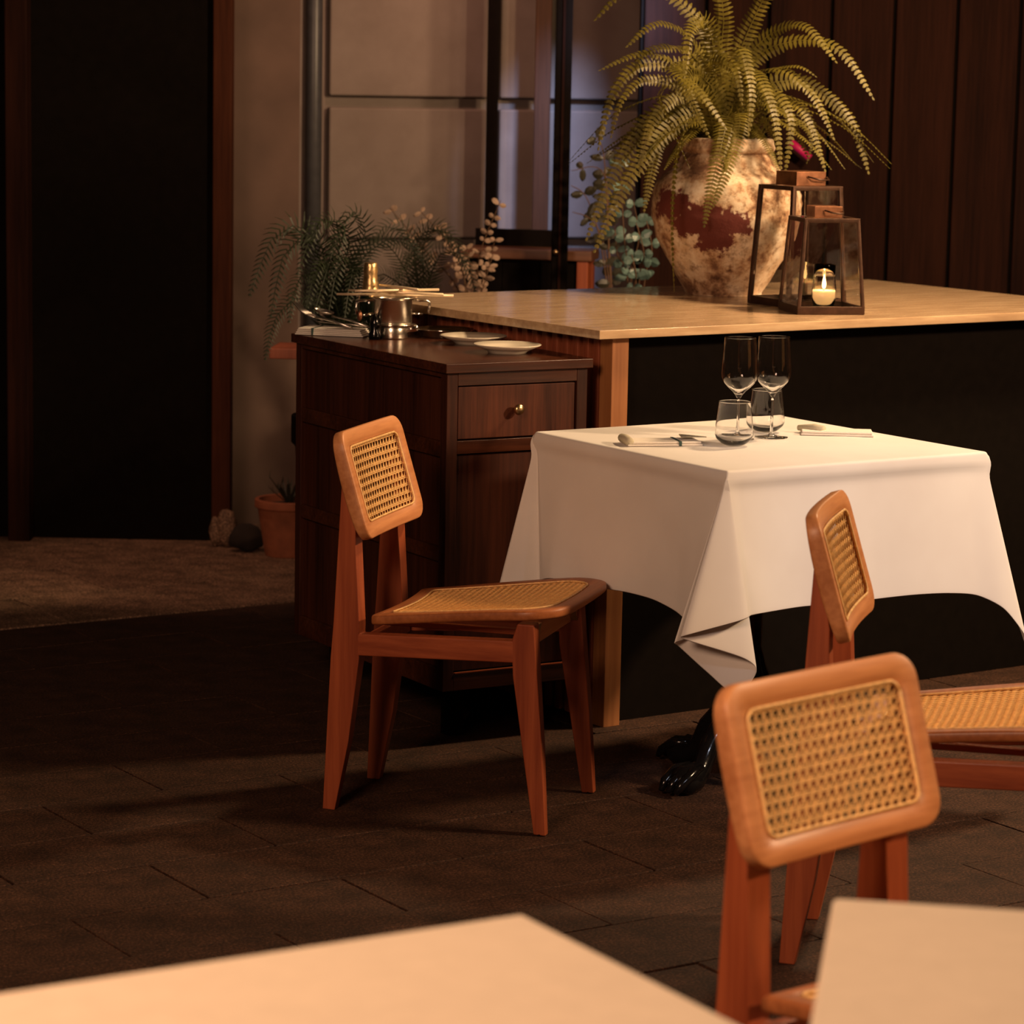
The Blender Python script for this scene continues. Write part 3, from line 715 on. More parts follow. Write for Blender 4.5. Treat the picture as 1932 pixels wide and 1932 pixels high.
# valve lump at lower left and spout at lower right
bm = bmesh.new(); lathe(bm, [(0, 0), (.014, 0), (.016, .012), (.010, .022), (.013, .036), (.009, .050), (.004, .060), (0, .062)], 20, -.050, -.02, 0); mk('valve', bm, M_iron, pot, smooth=True)
bm = bmesh.new(); tube(bm, [(.03, -.01, .022), (.055, -.012, .026), (.063, -.012, .020)], [.009, .010, .006], 12); mk('spout', bm, M_steel, pot, smooth=True)
ztop = KT+.1035
def stick(ang, off, L, zz, label, r=.0030, tiltz=0):
    d = Vector((math.cos(ang), math.sin(ang), tiltz)); nn = Vector((-math.sin(ang), math.cos(ang), 0)); c = Vector((pc[0]+.005, pc[1], zz)) + nn*off
    bm = bmesh.new(); tube(bm, [c-d*L/2, c-d*L*.2, c+d*L/2], [r, r*1.2, r*1.2], 8)
    o = mk('skewer', bm, M_skew, None, smooth=True); tag(o, label, 'skewer', 'metal skewers across the steel pot')
base_l = 'slim metal skewer lying across the rim of the steel pot'
stick(math.radians(3), .004, .285, ztop+.002, 'longest metal skewer lying level across the steel pot rim')
stick(math.radians(-20), .002, .25, ztop+.0085, 'topmost metal skewer crossing the others toward the sideboard front')
stick(math.radians(24), -.012, .22, ztop+.0145, 'metal skewer slanting toward the back over the steel pot')
stick(math.radians(-52), .01, .16, ztop+.0205, 'short skewer slanting down to the right over the steel pot')
# bottle with gold foil
bt = thing('champagne_bottle', 'dark bottle with gold-foiled neck behind the steel pot', 'bottle', (-.360, 7.122, KT+.0004))
bm = bmesh.new(); lathe(bm, [(0, .004), (.022, 0), (.028, .003), (.029, .02), (.029, .075), (.025, .095), (.0185, .108), (.0142, .118), (0, .118)], 40); mk('body', bm, M_bottle, bt, smooth=True)
bm = bmesh.new(); lathe(bm, [(0, .1045), (.0225, .1045), (.0205, .113), (.0185, .121), (.0195, .127), (.0175, .133), (.0168, .150), (.0178, .156), (.0168, .165), (.0160, .174), (.0145, .177), (0, .177)], 28)
for v_ in bm.verts: v_.co.x += random.uniform(-.0005, .0005); v_.co.y += random.uniform(-.0005, .0005)
mk('gold_foil', bm, M_foil, bt, smooth=True)
# napkin with cutlery
nk3 = napkin('napkin', 'thick cream napkin folded under cutlery at the sideboard end', (-.445, 7.095), math.radians(-14), .175, .10, z=KT, layers=4, h=.017, stripe=False)
mk('band', bx(-.045, -.040, -.051, .05, .0004, .0174), M_green, nk3)
cz_ = KT+.0215
def cutlery(kind, loc, rz, label):
    t = thing(kind, label, kind, loc, rz); t.rotation_euler = (0, math.radians(-3 if kind == 'knife' else -10), rz)
    if kind == 'knife': t.scale = (.7,)*3
    else: t.scale = (1.12,)*3
    bm = bmesh.new(); tube(bm, [(0, 0, 0), (.05, 0, .003), (.085, 0, .001), (.10, 0, 0)], [.0035, .0025, .0018, .0028], 8)
    mk('handle', bm, M_silver, t, smooth=True)
    if kind == 'fork':
        bm = bmesh.new(); prism(bm, [(.10, -.004, -.001), (.112, -.011, .001), (.122, -.011, .002), (.122, .011, .002), (.112, .011, .001), (.10, .004, -.001)], [(.10, -.004, .001), (.112, -.011, .003), (.122, -.011, .004), (.122, .011, .004), (.112, .011, .003), (.10, .004, .001)])
        mk('head', bm, M_silver, t, bevel=.0005)
        for k in range(4):
            bm = bmesh.new(); y = -.0093+k*.0062; tube(bm, [(.12, y, .003), (.14, y, .008), (.160, y, .020)], [.0019, .0018, .0010], 6); mk('tine', bm, M_silver, t, smooth=True)
    elif kind == 'spoon':
        bm = bmesh.new(); bmesh.ops.create_uvsphere(bm, u_segments=20, v_segments=12, radius=1)
        bmesh.ops.delete(bm, geom=[v_ for v_ in bm.verts if v_.co.z > .05], context='VERTS'); bmesh.ops.scale(bm, verts=bm.verts, vec=(.026, .016, .009)); bmesh.ops.translate(bm, verts=bm.verts, vec=(.124, 0, .008))
        o = mk('bowl', bm, M_silver, t, smooth=True); s = o.modifiers.new('solidify', 'SOLIDIFY'); s.thickness = .0012
    else:
        bm = bmesh.new(); prism(bm, [(.10, -.004, -.0008), (.10, .004, -.0008), (.17, .007, -.0008), (.185, -.003, -.0008)], [(.10, -.004, .0008), (.10, .004, .0008), (.17, .007, .0008), (.185, -.003, .0008)]); mk('blade', bm, M_silver, t, bevel=.0004)
    return t
cutlery('fork', (-.400, 7.034, cz_+.001), math.radians(147), 'silver fork with tines overhanging the cream napkin')
cutlery('spoon', (-.362, 7.070, cz_+.001), math.radians(147), 'silver spoon lying between fork and knife on napkin')
cutlery('knife', (-.375, 7.098, cz_-.0005), math.radians(160), 'silver table knife lying behind the spoon on napkin')

# ------------------------------------------------------------------ big pot and fern
PC = Vector((.560, 7.79, CZ))
vase = thing('terracotta_pot', 'large weathered terracotta pot with peeling whitewash and dark red stain', 'pot', (PC.x, PC.y, CZ))
bm = bmesh.new()
prof = [(0, .0), (.095, .0), (.102, .006), (.120, .035), (.150, .085), (.178, .135), (.196, .185), (.203, .235), (.200, .270), (.187, .300), (.168, .318), (.150, .330), (.140, .338), (.132, .348), (.126, .362), (.118, .372), (.113, .378), (.122, .384), (.124, .400), (.120, .415), (.112, .418), (.100, .415), (.098, .38), (.11, .35), (.10, .30), (0, .30)]
pp = cr([(r, z, 0) for r, z in prof], 3); lathe(bm, [(max(0, p.x), p.y) for p in pp], 96)
from mathutils import noise as mnoise
for v_ in bm.verts:
    q = v_.co; rr = math.hypot(q.x, q.y)
    if rr > .01 and q.z > .003:
        dlt = .0045*mnoise.noise(q*18)+.002*mnoise.noise(q*60) + .0015*math.sin(q.z*260)
        v_.co.x *= 1+dlt/rr; v_.co.y *= 1+dlt/rr
mk('vessel', bm, M_pot, vase, smooth=True)
bm = bmesh.new(); bm2 = lathe(bm, [(0, .335), (.106, .335), (.106, .30), (0, .30)], 32); mk('soil', bm, M_soil, vase)

fern = thing('potted_fern', 'big arching sword fern growing out of the weathered pot', 'fern', (PC.x, PC.y, CZ+.34))
FO = Vector((PC.x, PC.y, CZ+.34))
def frond(parent, org, pts, width, mat, n_pairs=38, face=None, name='frond', blunt=.25, droop=.35, thin=.36, lean=.25, rach=.0016):
    C_ = cr(pts, 10); Ls = [0]
    for a, b in zip(C_, C_[1:]): Ls.append(Ls[-1]+(b-a).length)
    T = Ls[-1]; bm = bmesh.new()
    def samp(t):
        s = t*T; i = 0
        lo, hi = 0, len(Ls)-2
        while lo < hi:
            mid = (lo+hi+1)//2
            if Ls[mid] <= s: lo = mid
            else: hi = mid-1
        i = lo; k = (s-Ls[i])/max(1e-9, Ls[i+1]-Ls[i]); return C_[i].lerp(C_[i+1], k), (C_[i+1]-C_[i]).normalized()
    sp_ = T*(1-.12)/n_pairs
    tube(bm, [samp(k/10)[0]-org for k in range(11)], [rach*(1.3-k*.1) for k in range(11)], 5)
    for k in range(n_pairs):
        t = .12+.88*(k+.5)/n_pairs; P, tg = samp(t)
        if face is None: rad = (P-org); rad.z = 0; fc = (rad.normalized() if rad.length > .01 else Vector((0, -1, 0)))*.8+Vector((0, 0, .8))
        else: fc = Vector(face)
        nrm = (fc - tg*fc.dot(tg)).normalized(); sd = tg.cross(nrm).normalized()
        prof_ = min(1, (t-.05)/.18)*(1-t)**.55*1.15 if t > .3 else min(1, (t-.02)/blunt)
        prof_ = max(.08, min(1, prof_)); Lp = width*prof_*random.uniform(.9, 1.08); wp_ = sp_*thin
        for s in (-1, 1):
            d1 = (sd*s + tg*lean + nrm*random.uniform(-.05, .12)).normalized(); d2 = (d1 - nrm*droop + Vector((0, 0, -.10))).normalized()
            a = P-org; m_ = a+d1*Lp*.5; e = m_+d2*Lp*.5; tw = (tg + nrm*.25*s*0).normalized()*wp_
            v = [bm.verts.new(a-tw*.75), bm.verts.new(a+tw*.75), bm.verts.new(m_+tw), bm.verts.new(m_-tw), bm.verts.new(e+tw*.25), bm.verts.new(e-tw*.25)]
            bm.faces.new([v[0], v[1], v[2], v[3]]); bm.faces.new([v[3], v[2], v[4], v[5]])
    return mk(name, bm, mat, parent)
def fr(pxs, width=.030, face=None, n=38, Y0=7.78, droop=.35):
    st = FO + Vector((random.uniform(-.04, .04), random.uniform(-.04, .04), 0))
    P = [st] + [at(*p) for p in pxs]
    return frond(fern, FO, P, width, M_fern, n, face, droop=droop)
cf = (-.1, -1, .15)
FR = [
 ([(1330, 175, 7.70), (1230, 100, 7.62), (1128, 134, 7.55)], .028, (0, -.5, .9)),
 ([(1320, 150, 7.70), (1215, 120, 7.60), (1155, 180, 7.55), (1128, 285, 7.52)], .026, (-.3, -1, .3)),
 ([(1330, 190, 7.66), (1225, 150, 7.55), (1172, 190, 7.50), (1152, 262, 7.5)], .022, (-.4, -1, .3)),
 ([(1340, 215, 7.75), (1265, 235, 7.66), (1185, 340, 7.6), (1120, 478, 7.58)], .034, cf),
 ([(1335, 205, 7.80), (1245, 210, 7.74), (1172, 300, 7.70), (1105, 455, 7.68)], .030, cf),
 ([(1320, 170, 7.70), (1245, 170, 7.55), (1265, 235, 7.48), (1302, 318, 7.45)], .012, (-.9, -.4, .3)),
 ([(1320, 140, 7.70), (1270, 130, 7.58), (1325, 180, 7.48), (1372, 246, 7.45)], .030, (0, -.6, .9)),
 ([(1375, 220, 7.66), (1365, 260, 7.58), (1345, 340, 7.55), (1328, 430, 7.55)], .030, cf),
 ([(1395, 215, 7.66), (1392, 260, 7.58), (1372, 320, 7.55), (1345, 392, 7.55)], .028, cf),
 ([(1385, 130, 7.70), (1400, 90, 7.60), (1418, 170, 7.52), (1412, 258, 7.50)], .026, (.25, -1, .1)),
 ([(1400, 150, 7.70), (1430, 140, 7.60), (1462, 220, 7.52), (1474, 330, 7.50)], .024, (.3, -1, .1)),
 ([(1405, 165, 7.72), (1450, 165, 7.62), (1492, 225, 7.56), (1480, 335, 7.55)], .024, (.3, -1, .1)),
 ([(1400, 170, 7.72), (1450, 135, 7.65), (1505, 125, 7.60), (1542, 146, 7.58)], .024, (0, -.4, 1)),
 ([(1410, 160, 7.72), (1470, 130, 7.62), (1535, 180, 7.58), (1575, 265, 7.55)], .030, (.3, -.6, .7)),
 ([(1410, 190, 7.72), (1470, 185, 7.64), (1520, 215, 7.58), (1558, 325, 7.55)], .028, (.3, -.8, .5)),
 ([(1420, 200, 7.74), (1490, 220, 7.66), (1530, 260, 7.60), (1522, 310, 7.58)], .016, (.5, -.8, .3)),
 ([(1310, 215, 7.78), (1250, 250, 7.70), (1228, 330, 7.65), (1215, 400, 7.64)], .030, cf),
 ([(1320, 230, 7.68), (1282, 270, 7.55), (1268, 400, 7.53), (1272, 552, 7.50)], .014, (-.9, -.5, .1)),
 ([(1330, 120, 7.78), (1290, 60, 7.72), (1235, 45, 7.66), (1180, 90, 7.62)], .030, (0, -.6, .8)),
 ([(1350, 120, 7.74), (1330, 40, 7.64), (1300, 60, 7.52), (1290, 150, 7.46)], .032, cf),
 ([(1360, 120, 7.80), (1365, 20, 7.75), (1345, -60, 7.7), (1300, -80, 7.62)], .032, cf),
 ([(1390, 120, 7.80), (1430, 20, 7.76), (1470, -50, 7.7), (1530, -60, 7.64)], .032, cf),
 ([(1400, 130, 7.80), (1460, 60, 7.76), (1520, 50, 7.7), (1580, 120, 7.64)], .030, (.2, -.7, .6)),
 ([(1400, 140, 7.80), (1480, 80, 7.78), (1580, 90, 7.72), (1650, 190, 7.68)], .030, (.2, -.7, .6)),
 ([(1410, 190, 7.80), (1500, 150, 7.8), (1600, 220, 7.76), (1640, 330, 7.74)], .030, (.2, -.8, .5)),
 ([(1350, 110, 7.84), (1290, 10, 7.86), (1200, -30, 7.86), (1120, 40, 7.84)], .030, (0, -.7, .7)),
 ([(1340, 160, 7.70), (1290, 150, 7.56), (1320, 225, 7.50), (1340, 262, 7.48)], .028, cf),
 ([(1350, 150, 7.70), (1340, 110, 7.56), (1385, 130, 7.48), (1400, 200, 7.46)], .028, cf),
 ([(1330, 180, 7.70), (1270, 185, 7.60), (1225, 240, 7.56), (1205, 330, 7.55)], .028, cf),
 ([(1320, 120, 7.75), (1270, 90, 7.66), (1215, 100, 7.6), (1190, 150, 7.58)], .028, (-.3, -.8, .5)),
]
for P_, w_, f_ in FR: fr(P_, w_*1.3, f_, 46 if w_ > .02 else 50)
for k in range(38):
    a = random.uniform(0, 2*PI); el_ = random.uniform(.5, 1.25); L_ = random.uniform(.26, .42)
    dx = Vector((math.cos(a), math.sin(a), 0)); st = FO+dx*.04
    if dx.y < -.3: L_ *= .72
    P_ = [st, st+dx*L_*.25*math.cos(el_)*1.3+Vector((0, 0, L_*.38*math.sin(el_)+.05)), st+dx*L_*.62+Vector((0, 0, L_*.42*math.sin(el_))), st+dx*L_*.95+Vector((0, 0, -.02*random.random()+L_*.05))]
    frond(fern, FO, P_, random.uniform(.028, .036), M_fern, 44)

# ------------------------------------------------------------------ lanterns
def lantern(loc, rz, wd0, wd1, h, label, cap, caph):
    t = thing('glass_lantern', label, 'lantern', (loc[0], loc[1], CZ+.0004), rz, 'metal-framed glass lanterns')
    b = wd0/2; c = wd1/2; e = .0045 if h < .28 else .006
    for i, (sx, sy) in enumerate(((-1, -1), (1, -1), (1, 1), (-1, 1))):
        bm = bmesh.new(); prism(bm, [(sx*b-e, sy*b-e, .018), (sx*b+e, sy*b-e, .018), (sx*b+e, sy*b+e, .018), (sx*b-e, sy*b+e, .018)], [(sx*c-e, sy*c-e, h), (sx*c+e, sy*c-e, h), (sx*c+e, sy*c+e, h), (sx*c-e, sy*c+e, h)])
        mk('corner_bar', bm, M_lframe, t, bevel=.0012, seg=1)
    for (ax, sg) in (('x', -1), ('x', 1), ('y', -1), ('y', 1)):
        for (hw_, z0, z1, nm) in ((b, 0, .020, 'base_rail'), (c, h-.008, h+.003, 'top_rail')):
            mk(nm, bx(*((-hw_-e, hw_+e, sg*hw_-e, sg*hw_+e) if ax == 'x' else (sg*hw_-e, sg*hw_+e, -hw_+e, hw_-e)), z0, z1), M_lframe, t, bevel=.001, seg=1)
        bm = bmesh.new()
        def q(hh, z, s, d): return Vector((s*(hh-e), sg*hh+d, z)) if ax == 'x' else Vector((sg*hh+d, s*(hh-e), z))
        prism(bm, [q(b, .020, -1, -.0008), q(b, .020, 1, -.0008), q(c, h-.008, 1, -.0008), q(c, h-.008, -1, -.0008)], [q(b, .020, -1, .0008), q(b, .020, 1, .0008), q(c, h-.008, 1, .0008), q(c, h-.008, -1, .0008)])
        mk('pane', bm, M_pane, t)
    mk('floor_plate', bx(-b, b, -b, b, .001, .005), M_lframe, t)
    bm = bmesh.new(); mk('roof_plate', bx(-c, c, -c, c, h-.001, h+.002), M_pane, t)
    cp = mk('chimney_cap', bx(-cap, cap, -cap, cap, h+.003, h+.003+caph), M_copper, t, bevel=.001, seg=1)
    bm = bmesh.new(); tube(bm, [(-cap*.3, -cap-.003, h+caph*.75), (cap*.2, -cap-.02, h+caph*.55), (cap*.9, -cap-.02, h+caph*.5), (cap*1.0, -cap-.003, h+caph*.7)], .0022, 8); mk('handle_bar', bm, M_lframe, cp, smooth=True)
    return t
a_ = math.radians(30); s_ = .172
n0 = Vector((.695, 7.352)); c0 = n0 + Vector((math.cos(a_), math.sin(a_)))*s_/2 + Vector((-math.sin(a_), math.cos(a_)))*s_/2
lantern(c0, a_, s_, s_-.028, .305, 'tall outer glass lantern with copper cap, between the pot and the small lantern', .046, .036)
a_ = math.radians(11); s_ = .165
n0 = Vector((.702, 7.158)); c0 = n0 + Vector((math.cos(a_), math.sin(a_)))*s_/2 + Vector((-math.sin(a_), math.cos(a_)))*s_/2
lantern(c0, a_, s_, s_-.030, .235, 'small glass lantern in front holding the lit candle', .036, .028)
cd = thing('candle_glass', 'lit candle in a clear tulip glass inside the small lantern', 'candle', (c0.x+.005, c0.y-.005, CZ+.0058))
bm = bmesh.new(); lathe(bm, [(0, .0), (.020, 0), (.026, .010), (.031, .030), (.031, .055), (.027, .085), (.028, .115), (.0265, .115), (.0255, .085), (.0295, .055), (.0295, .031), (.024, .012), (0, .008)], 40); mk('glass_cup', bm, M_glass, cd, smooth=True)
bm = bmesh.new(); lathe(bm, [(0, .0095), (.021, .013), (.028, .031), (.0285, .050), (0, .049)], 32); mk('wax', bm, M_wax, cd, smooth=True)
bm = bmesh.new(); lathe(bm, [(0, .053), (.0035, .056), (.0050, .064), (.0035, .074), (.001, .084), (0, .086)], 16); mk('flame', bm, M_flame, cd, smooth=True)
bm = bmesh.new(); tube(bm, [(0, 0, .048), (0, 0, .056)], .0008, 6); mk('wick', bm, M_black, cd)
pl = bpy.data.lights.new('candle_light', 'POINT'); pl.energy = 1.3; pl.color = (1, .52, .2); pl.shadow_soft_size = .008
plo = bpy.data.objects.new('candle_light', pl); C.objects.link(plo); plo.location = (cd.location.x, cd.location.y, CZ+.105)

# ------------------------------------------------------------------ foreground tables
def fg_table(N0, ang, S_, label, zt=.75, S2=None):
    S2 = S2 or S_
    t = thing('dining_table', label, 'table', (N0[0], N0[1], 0), ang)
    mk('tabletop', bx(0, S_, 0, S2, zt-.028, zt), plain('cream_top', (.86, .70, .52), .55, var=.03), t, bevel=.006, seg=3)
    bm = bmesh.new(); lathe(bm, [(0, zt-.028), (.10, zt-.028), (.10, zt-.036), (.03, zt-.05), (.026, .3), (.05, .1), (.2, .03), (.2, 0), (0, 0)], 32, S_/2, S2/2); mk('pedestal', bm, M_iron, t, smooth=True)
    return t
fa = math.atan2(-.2, .118)
# apex at (.017, 2.627): one edge runs to the camera-right, the other to camera-left
fg_table((.017, 2.627), fa-PI/2+math.radians(0), .70, 'cream-topped table whose corner pokes in at the bottom')
fg_table((.317, 2.70), math.radians(-9)-PI/2, .40, 'cream-topped table at lower right, just its left edge showing', S2=.7)

# ------------------------------------------------------------------ background plants
def leaf(bm, P, d, L, W, n_):
    d = d.normalized(); s = d.cross(n_).normalized(); m = [(0, 0), (.25, .8), (.55, 1), (.85, .6), (1, 0)]
    c = [P+d*L*t for t, _ in m]; l = [bm.verts.new(P+d*L*t+s*W*w__/2) for t, w__ in m[1:-1]]; r = [bm.verts.new(P+d*L*t-s*W*w__/2) for t, w__ in m[1:-1]]
    a = bm.verts.new(P); e = bm.verts.new(P+d*L - n_*L*.15); mm = [bm.verts.new(P+d*L*t + n_*W*.12) for t, _ in m[1:-1]]
    bm.faces.new([a, l[0], mm[0]]); bm.faces.new([a, mm[0], r[0]])
    for k in range(2): bm.faces.new([l[k], l[k+1], mm[k+1], mm[k]]); bm.faces.new([mm[k], mm[k+1], r[k+1], r[k]])
    bm.faces.new([l[2], e, mm[2]]); bm.faces.new([mm[2], e, r[2]])
def branchy(name, label, cat, base, stems, mat, L, W, step, big=False, smat=M_stem):
    t = thing(name, label, cat, tuple(base)); B = Vector(base)
    for pts in stems:
        P = cr([B]+[Vector(p) for p in pts], 8); bm = bmesh.new(); tube(bm, [p-B for p in P], [.0035*(1-.7*i/len(P)) for i in range(len(P))], 6)
        st = mk('stem', bm, smat, t, smooth=True); acc = 0
        for a, b in zip(P, P[1:]):
            acc += (b-a).length
            if acc > step and (b-P[0]).length > .12:
                acc = 0; tg = (b-a).normalized()
                for s in (-1, 1):
                    n_ = Vector((random.uniform(-.4, .4), -1, random.uniform(-.3, .6))).normalized()
                    d = (tg*.35 + tg.cross(n_)*s + Vector((random.uniform(-.3, .3), random.uniform(-.3, .3), random.uniform(-.4, .2)))).normalized()
                    bm = bmesh.new(); leaf(bm, b-B, d, L*random.uniform(.7, 1.2), W*random.uniform(.7, 1.2), n_); mk('leaf', bm, mat, st)
    return t
def planter(name, label, P, r, h, mat):
    t = thing(name, label, 'pot', (P[0], P[1], P[2]))
    bm = bmesh.new(); lathe(bm, [(0, 0), (r*.72, 0), (r*.95, h*.84), (r*1.04, h*.86), (r*1.04, h), (r*.9, h), (r*.88, h*.85), (0, h*.84)], 40); mk('vessel', bm, mat, t, smooth=False, bevel=.002, seg=1)
    bm = bmesh.new(); lathe(bm, [(0, h*.84), (r*.87, h*.84), (r*.85, h*.88), (0, h*.9)], 24); mk('soil', bm, M_soil, t); return t
# palm behind the sideboard end
pb = at(640, 700, 8.15)
planter('plant_pot', 'tall dark planter of the palm, hidden behind the sideboard', (pb.x, pb.y, .004), .13, .55, M_black)
palm = thing('potted_palm', 'dark green palm with drooping fronds behind the sideboard end', 'palm', (pb.x, pb.y, .55)); PO = Vector((pb.x, pb.y, .55))
for pts, w_ in [
 ([(625, 560, 8.1), (575, 440, 8.05), (520, 440, 8.0), (470, 560, 7.95)], .085),
 ([(620, 560, 8.1), (600, 450, 8.0), (540, 470, 7.95), (510, 600, 7.9)], .080),
 ([(635, 560, 8.1), (640, 430, 8.0), (600, 420, 7.9), (560, 520, 7.85)], .080),
 ([(640, 560, 8.1), (660, 450, 8.0), (640, 440, 7.95), (590, 600, 7.85)], .085),
 ([(645, 560, 8.1), (690, 440, 8.1), (660, 400, 8.05), (620, 480, 8.0)], .06),
 ([(630, 600, 8.1), (570, 560, 8.0), (520, 600, 7.95), (500, 680, 7.9)], .070),
 ([(640, 600, 8.1), (600, 520, 7.95), (560, 530, 7.85), (545, 610, 7.8)], .075),
 ([(650, 600, 8.1), (630, 510, 7.95), (600, 500, 7.85), (575, 590, 7.8)], .075),
 ([(655, 600, 8.1), (660, 500, 7.95), (640, 490, 7.85), (620, 590, 7.8)], .075),
 ([(660, 610, 8.1), (680, 520, 8.0), (665, 510, 7.9), (650, 600, 7.85)], .075),
 ([(650, 560, 8.15), (700, 470, 8.2), (760, 450, 8.2), (800, 500, 8.2)], .07)]:
    frond(palm, PO, [PO]+[at(*p) for p in pts], w_, M_palm, 48, (-.2, -1, .35), thin=.20, lean=.75, droop=.5, rach=.003)
# grey-green palm between bottle and branches
gb = at(790, 700, 8.7)
gp = thing('potted_palm', 'grey-green feathery palm between gold-necked bottle and dried branches', 'palm', (gb.x, gb.y, .5)); GO = Vector((gb.x, gb.y, .5))
planter('plant_pot', 'dark planter of the grey-green palm behind the counter', (gb.x, gb.y, .004), .12, .5, M_black)
for pts, w_ in [
 ([(780, 560, 8.7), (740, 470, 8.65), (700, 450, 8.6), (660, 500, 8.55)], .07),
 ([(790, 560, 8.7), (770, 440, 8.65), (720, 430, 8.6), (690, 500, 8.5)], .07),
 ([(800, 560, 8.7), (800, 440, 8.65), (850, 440, 8.6), (880, 520, 8.5)], .07),
 ([(800, 580, 8.7), (830, 480, 8.6), (870, 480, 8.55), (900, 560, 8.5)], .07),
 ([(790, 560, 8.7), (780, 470, 8.6), (820, 430, 8.5), (860, 470, 8.45)], .07),
 ([(780, 580, 8.7), (730, 520, 8.6), (700, 530, 8.5), (680, 600, 8.45)], .07),
 ([(800, 600, 8.7), (810, 510, 8.6), (780, 480, 8.5), (740, 540, 8.4)], .07)]:
    frond(gp, GO, [GO]+[at(*p) for p in pts], w_, M_gpalm, 48, (0, -1, .3), thin=.18, lean=.9, droop=.4, rach=.003)
# dried pinkish branches
db = at(890, 640, 8.95)
dv = planter('plant_pot', 'dark vase holding the dried branches behind the counter', (db.x, db.y, .004), .07, .6, M_black)
branchy('dried_branches', 'dried branches with pale pinkish round leaves in front of console', 'branches', (db.x, db.y, .55),
  [[at(900, 560, 8.93), at(905, 480, 8.92), at(945, 378, 8.9)], [at(905, 560, 8.9), at(920, 500, 8.88), at(935, 450, 8.85)], [at(880, 560, 8.9), at(860, 480, 8.9), at(795, 400, 8.9)],
   [at(885, 560, 8.92), at(850, 470, 8.92), at(832, 430, 8.9)], [at(870, 560, 8.95), at(800, 470, 8.95), at(735, 392, 8.95)], [at(895, 570, 8.85), at(890, 520, 8.8), at(880, 470, 8.8)], [at(905, 570, 8.85), at(915, 530, 8.8), at(930, 480, 8.8)]],
  M_dry, .026, .018, .024)
# silvery eucalyptus left of the big pot
eb = at(1195, 640, 8.9)
planter('plant_pot', 'dark pot of the silver-leaved plant behind the counter', (eb.x, eb.y, .004), .10, .45, M_black)
branchy('silver_leaved_plant', 'plant with round silvery teal leaves left of the big pot', 'plant', (eb.x, eb.y, .4),
  [[at(1190, 540, 8.85), at(1205, 450, 8.8), at(1195, 380, 8.8)], [at(1200, 540, 8.8), at(1180, 470, 8.75), at(1170, 300, 8.75)], [at(1205, 540, 8.8), at(1215, 480, 8.7), at(1200, 420, 8.7)],
   [at(1185, 540, 8.85), at(1165, 480, 8.8), at(1160, 420, 8.8)], [at(1195, 560, 8.75), at(1200, 520, 8.7), at(1192, 480, 8.7)], [at(1215, 540, 8.85), at(1230, 470, 8.8), at(1215, 400, 8.8)]],
  M_euc, .036, .030, .05)
branchy('dark_leaved_plant', 'plant with dark pointed leaves silhouetted against the blue-lit wall', 'plant', (eb.x-.02, eb.y+.18, .4),
  [[at(1150, 500, 9.05), at(1140, 330, 9.05), at(1078, 322, 9.05)], [at(1140, 500, 9.05), at(1110, 380, 9.05), at(1078, 350, 9.0)], [at(1145, 500, 9.05), at(1120, 420, 9.05), at(1080, 400, 9.0)], [at(1150, 480, 9.05), at(1140, 300, 9.05), at(1125, 260, 9.05)]],
  M_dleaf, .045, .030, .07)
# things on the ground at the far left
tp = at(545, 1052, 9.0)
planter('terracotta_planter', 'dim terracotta planter on the floor left of the sideboard', (tp.x, tp.y, .004), .105, .18, M_terra)
sh = thing('spiky_plant', 'small dark spiky plant in the dim terracotta planter', 'plant', (tp.x, tp.y, .165))
for k in range(16):
    a = k*2*PI/16; bm = bmesh.new(); d = Vector((math.cos(a), math.sin(a), random.uniform(.6, 1.6))).normalized(); leaf(bm, Vector((0, 0, 0)), d, random.uniform(.08, .14), .014, Vector((-math.sin(a), math.cos(a), .2)).cross(d)); mk('leaf', bm, M_dleaf, sh)
sp2 = at(508, 655, 8.6)
wt = thing('plant_stand', 'low wooden plant stand corner showing left of the sideboard top', 'stand', (sp2.x, 8.6, 0), math.radians(-4))
mk('stand_top', bx(0, .26, 0, .20, sp2.z-.035, sp2.z-.003), M_slat, wt, bevel=.003)
for (a, b) in ((.12, .03), (.23, .03), (.12, .17), (.23, .17)): mk('leg', bx(a-.015, a+.015, b-.015, b+.015, 0, sp2.z-.035), M_cz, wt)
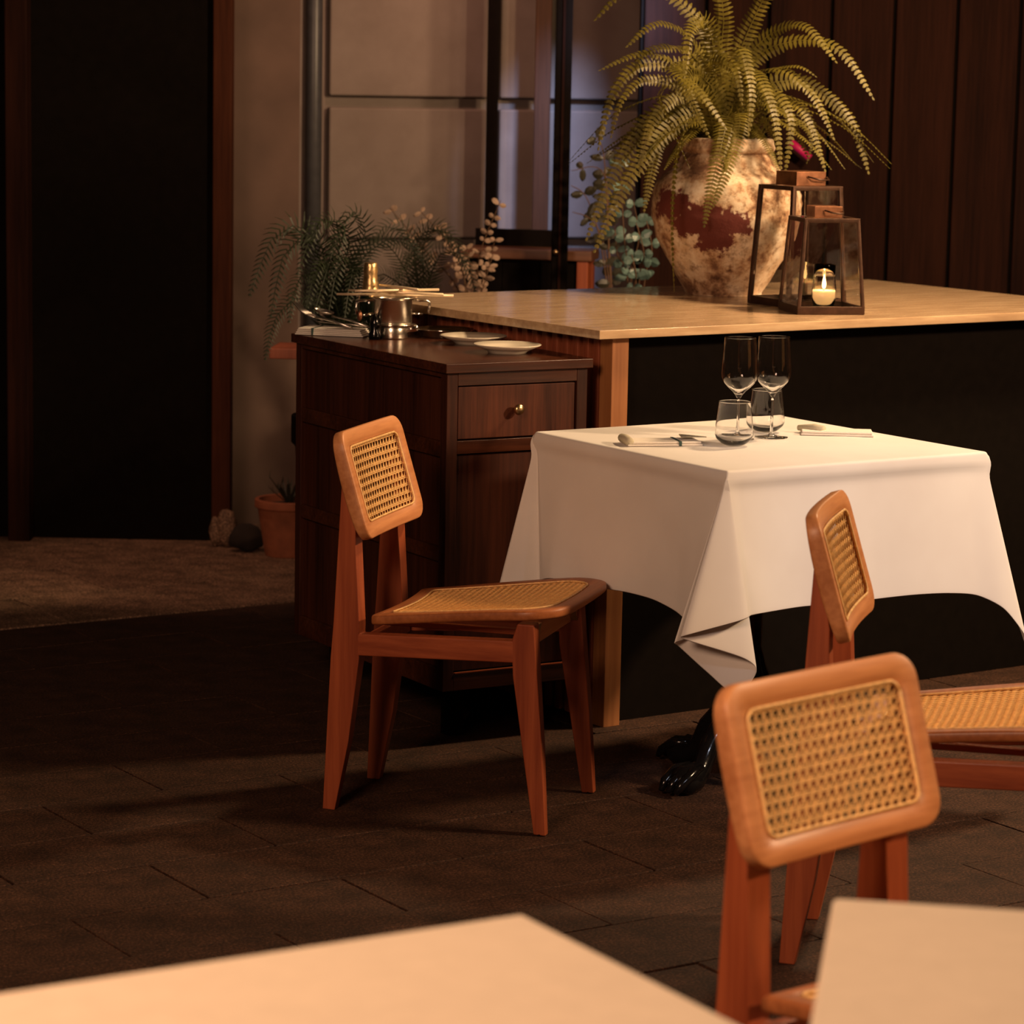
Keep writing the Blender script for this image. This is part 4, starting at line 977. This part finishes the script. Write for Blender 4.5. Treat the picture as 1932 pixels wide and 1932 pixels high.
for (px, py, Y, r_, lab, mt) in ((465, 1030, 9.05, .055, 'dark rounded stone on the floor near the dim planter', M_soil), (428, 985, 9.12, .03, 'small pale upright stone at the foot of the wall', M_pale), (408, 975, 9.13, .022, 'tiny pale stone beside the door frame', M_pale)):
    bm = bmesh.new(); bmesh.ops.create_icosphere(bm, subdivisions=3, radius=1)
    for v_ in bm.verts: v_.co *= 1+.25*mnoise.noise(v_.co*1.7+Vector((px, 0, 0)))
    zz = r_*.8 if mt is M_soil else r_*2.2
    bmesh.ops.scale(bm, verts=bm.verts, vec=(r_, r_*.8, zz)); p = at(px, py, Y)
    zmin = min(v_.co.z for v_ in bm.verts)
    o = mk('stone', bm, mt, None, smooth=True); o.location = (p.x, p.y, .003-zmin); tag(o, lab, 'stone')
# pink reflected streak, modelled as a glowing tube before the dark wall
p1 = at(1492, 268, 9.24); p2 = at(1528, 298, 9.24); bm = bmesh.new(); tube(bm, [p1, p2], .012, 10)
tag(mk('pink_streak', bm, M_pink, None, smooth=True), 'pink reflected streak modelled as a short slanting glowing tube behind the fern', 'reflection')

# ------------------------------------------------------------------ each plant and its pot move as one thing
def pot_up(pot_, plant, name, label, cat):
    for ch in list(pot_.children):
        if ch.name.startswith('vessel'): ves = ch
    for ch in list(pot_.children):
        if ch is not ves: ch.parent = ves
    ves.name = 'pot'
    for ch in list(plant.children):
        ch.parent = pot_; ch.location = ch.location + plant.location - pot_.location
    bpy.data.objects.remove(plant); pot_.name = name; tag(pot_, label, cat)
pot_up(vase, fern, 'potted_fern', 'big arching fern in weathered whitewashed pot with dark red stain', 'potted plant')
by = {o['label']: o for o in bpy.data.objects if 'label' in o}
pot_up(by['tall dark planter of the palm, hidden behind the sideboard'], palm, 'potted_palm', 'dark green palm with drooping fronds behind the sideboard end', 'palm')
pot_up(by['dark planter of the grey-green palm behind the counter'], gp, 'potted_palm', 'grey-green feathery palm between gold-necked bottle and dried branches', 'palm')
pot_up(by['dark vase holding the dried branches behind the counter'], by['dried branches with pale pinkish round leaves in front of console'], 'dried_branches', 'dried branches with pale pinkish round leaves in front of console', 'branches')
pot_up(by['dark pot of the silver-leaved plant behind the counter'], by['plant with round silvery teal leaves left of the big pot'], 'silver_leaved_plant', 'plant with round silvery teal leaves left of the big weathered pot', 'plant')
pot_up(by['dim terracotta planter on the floor left of the sideboard'], sh, 'spiky_plant', 'small dark spiky plant in terracotta planter on floor left of the sideboard', 'potted plant')
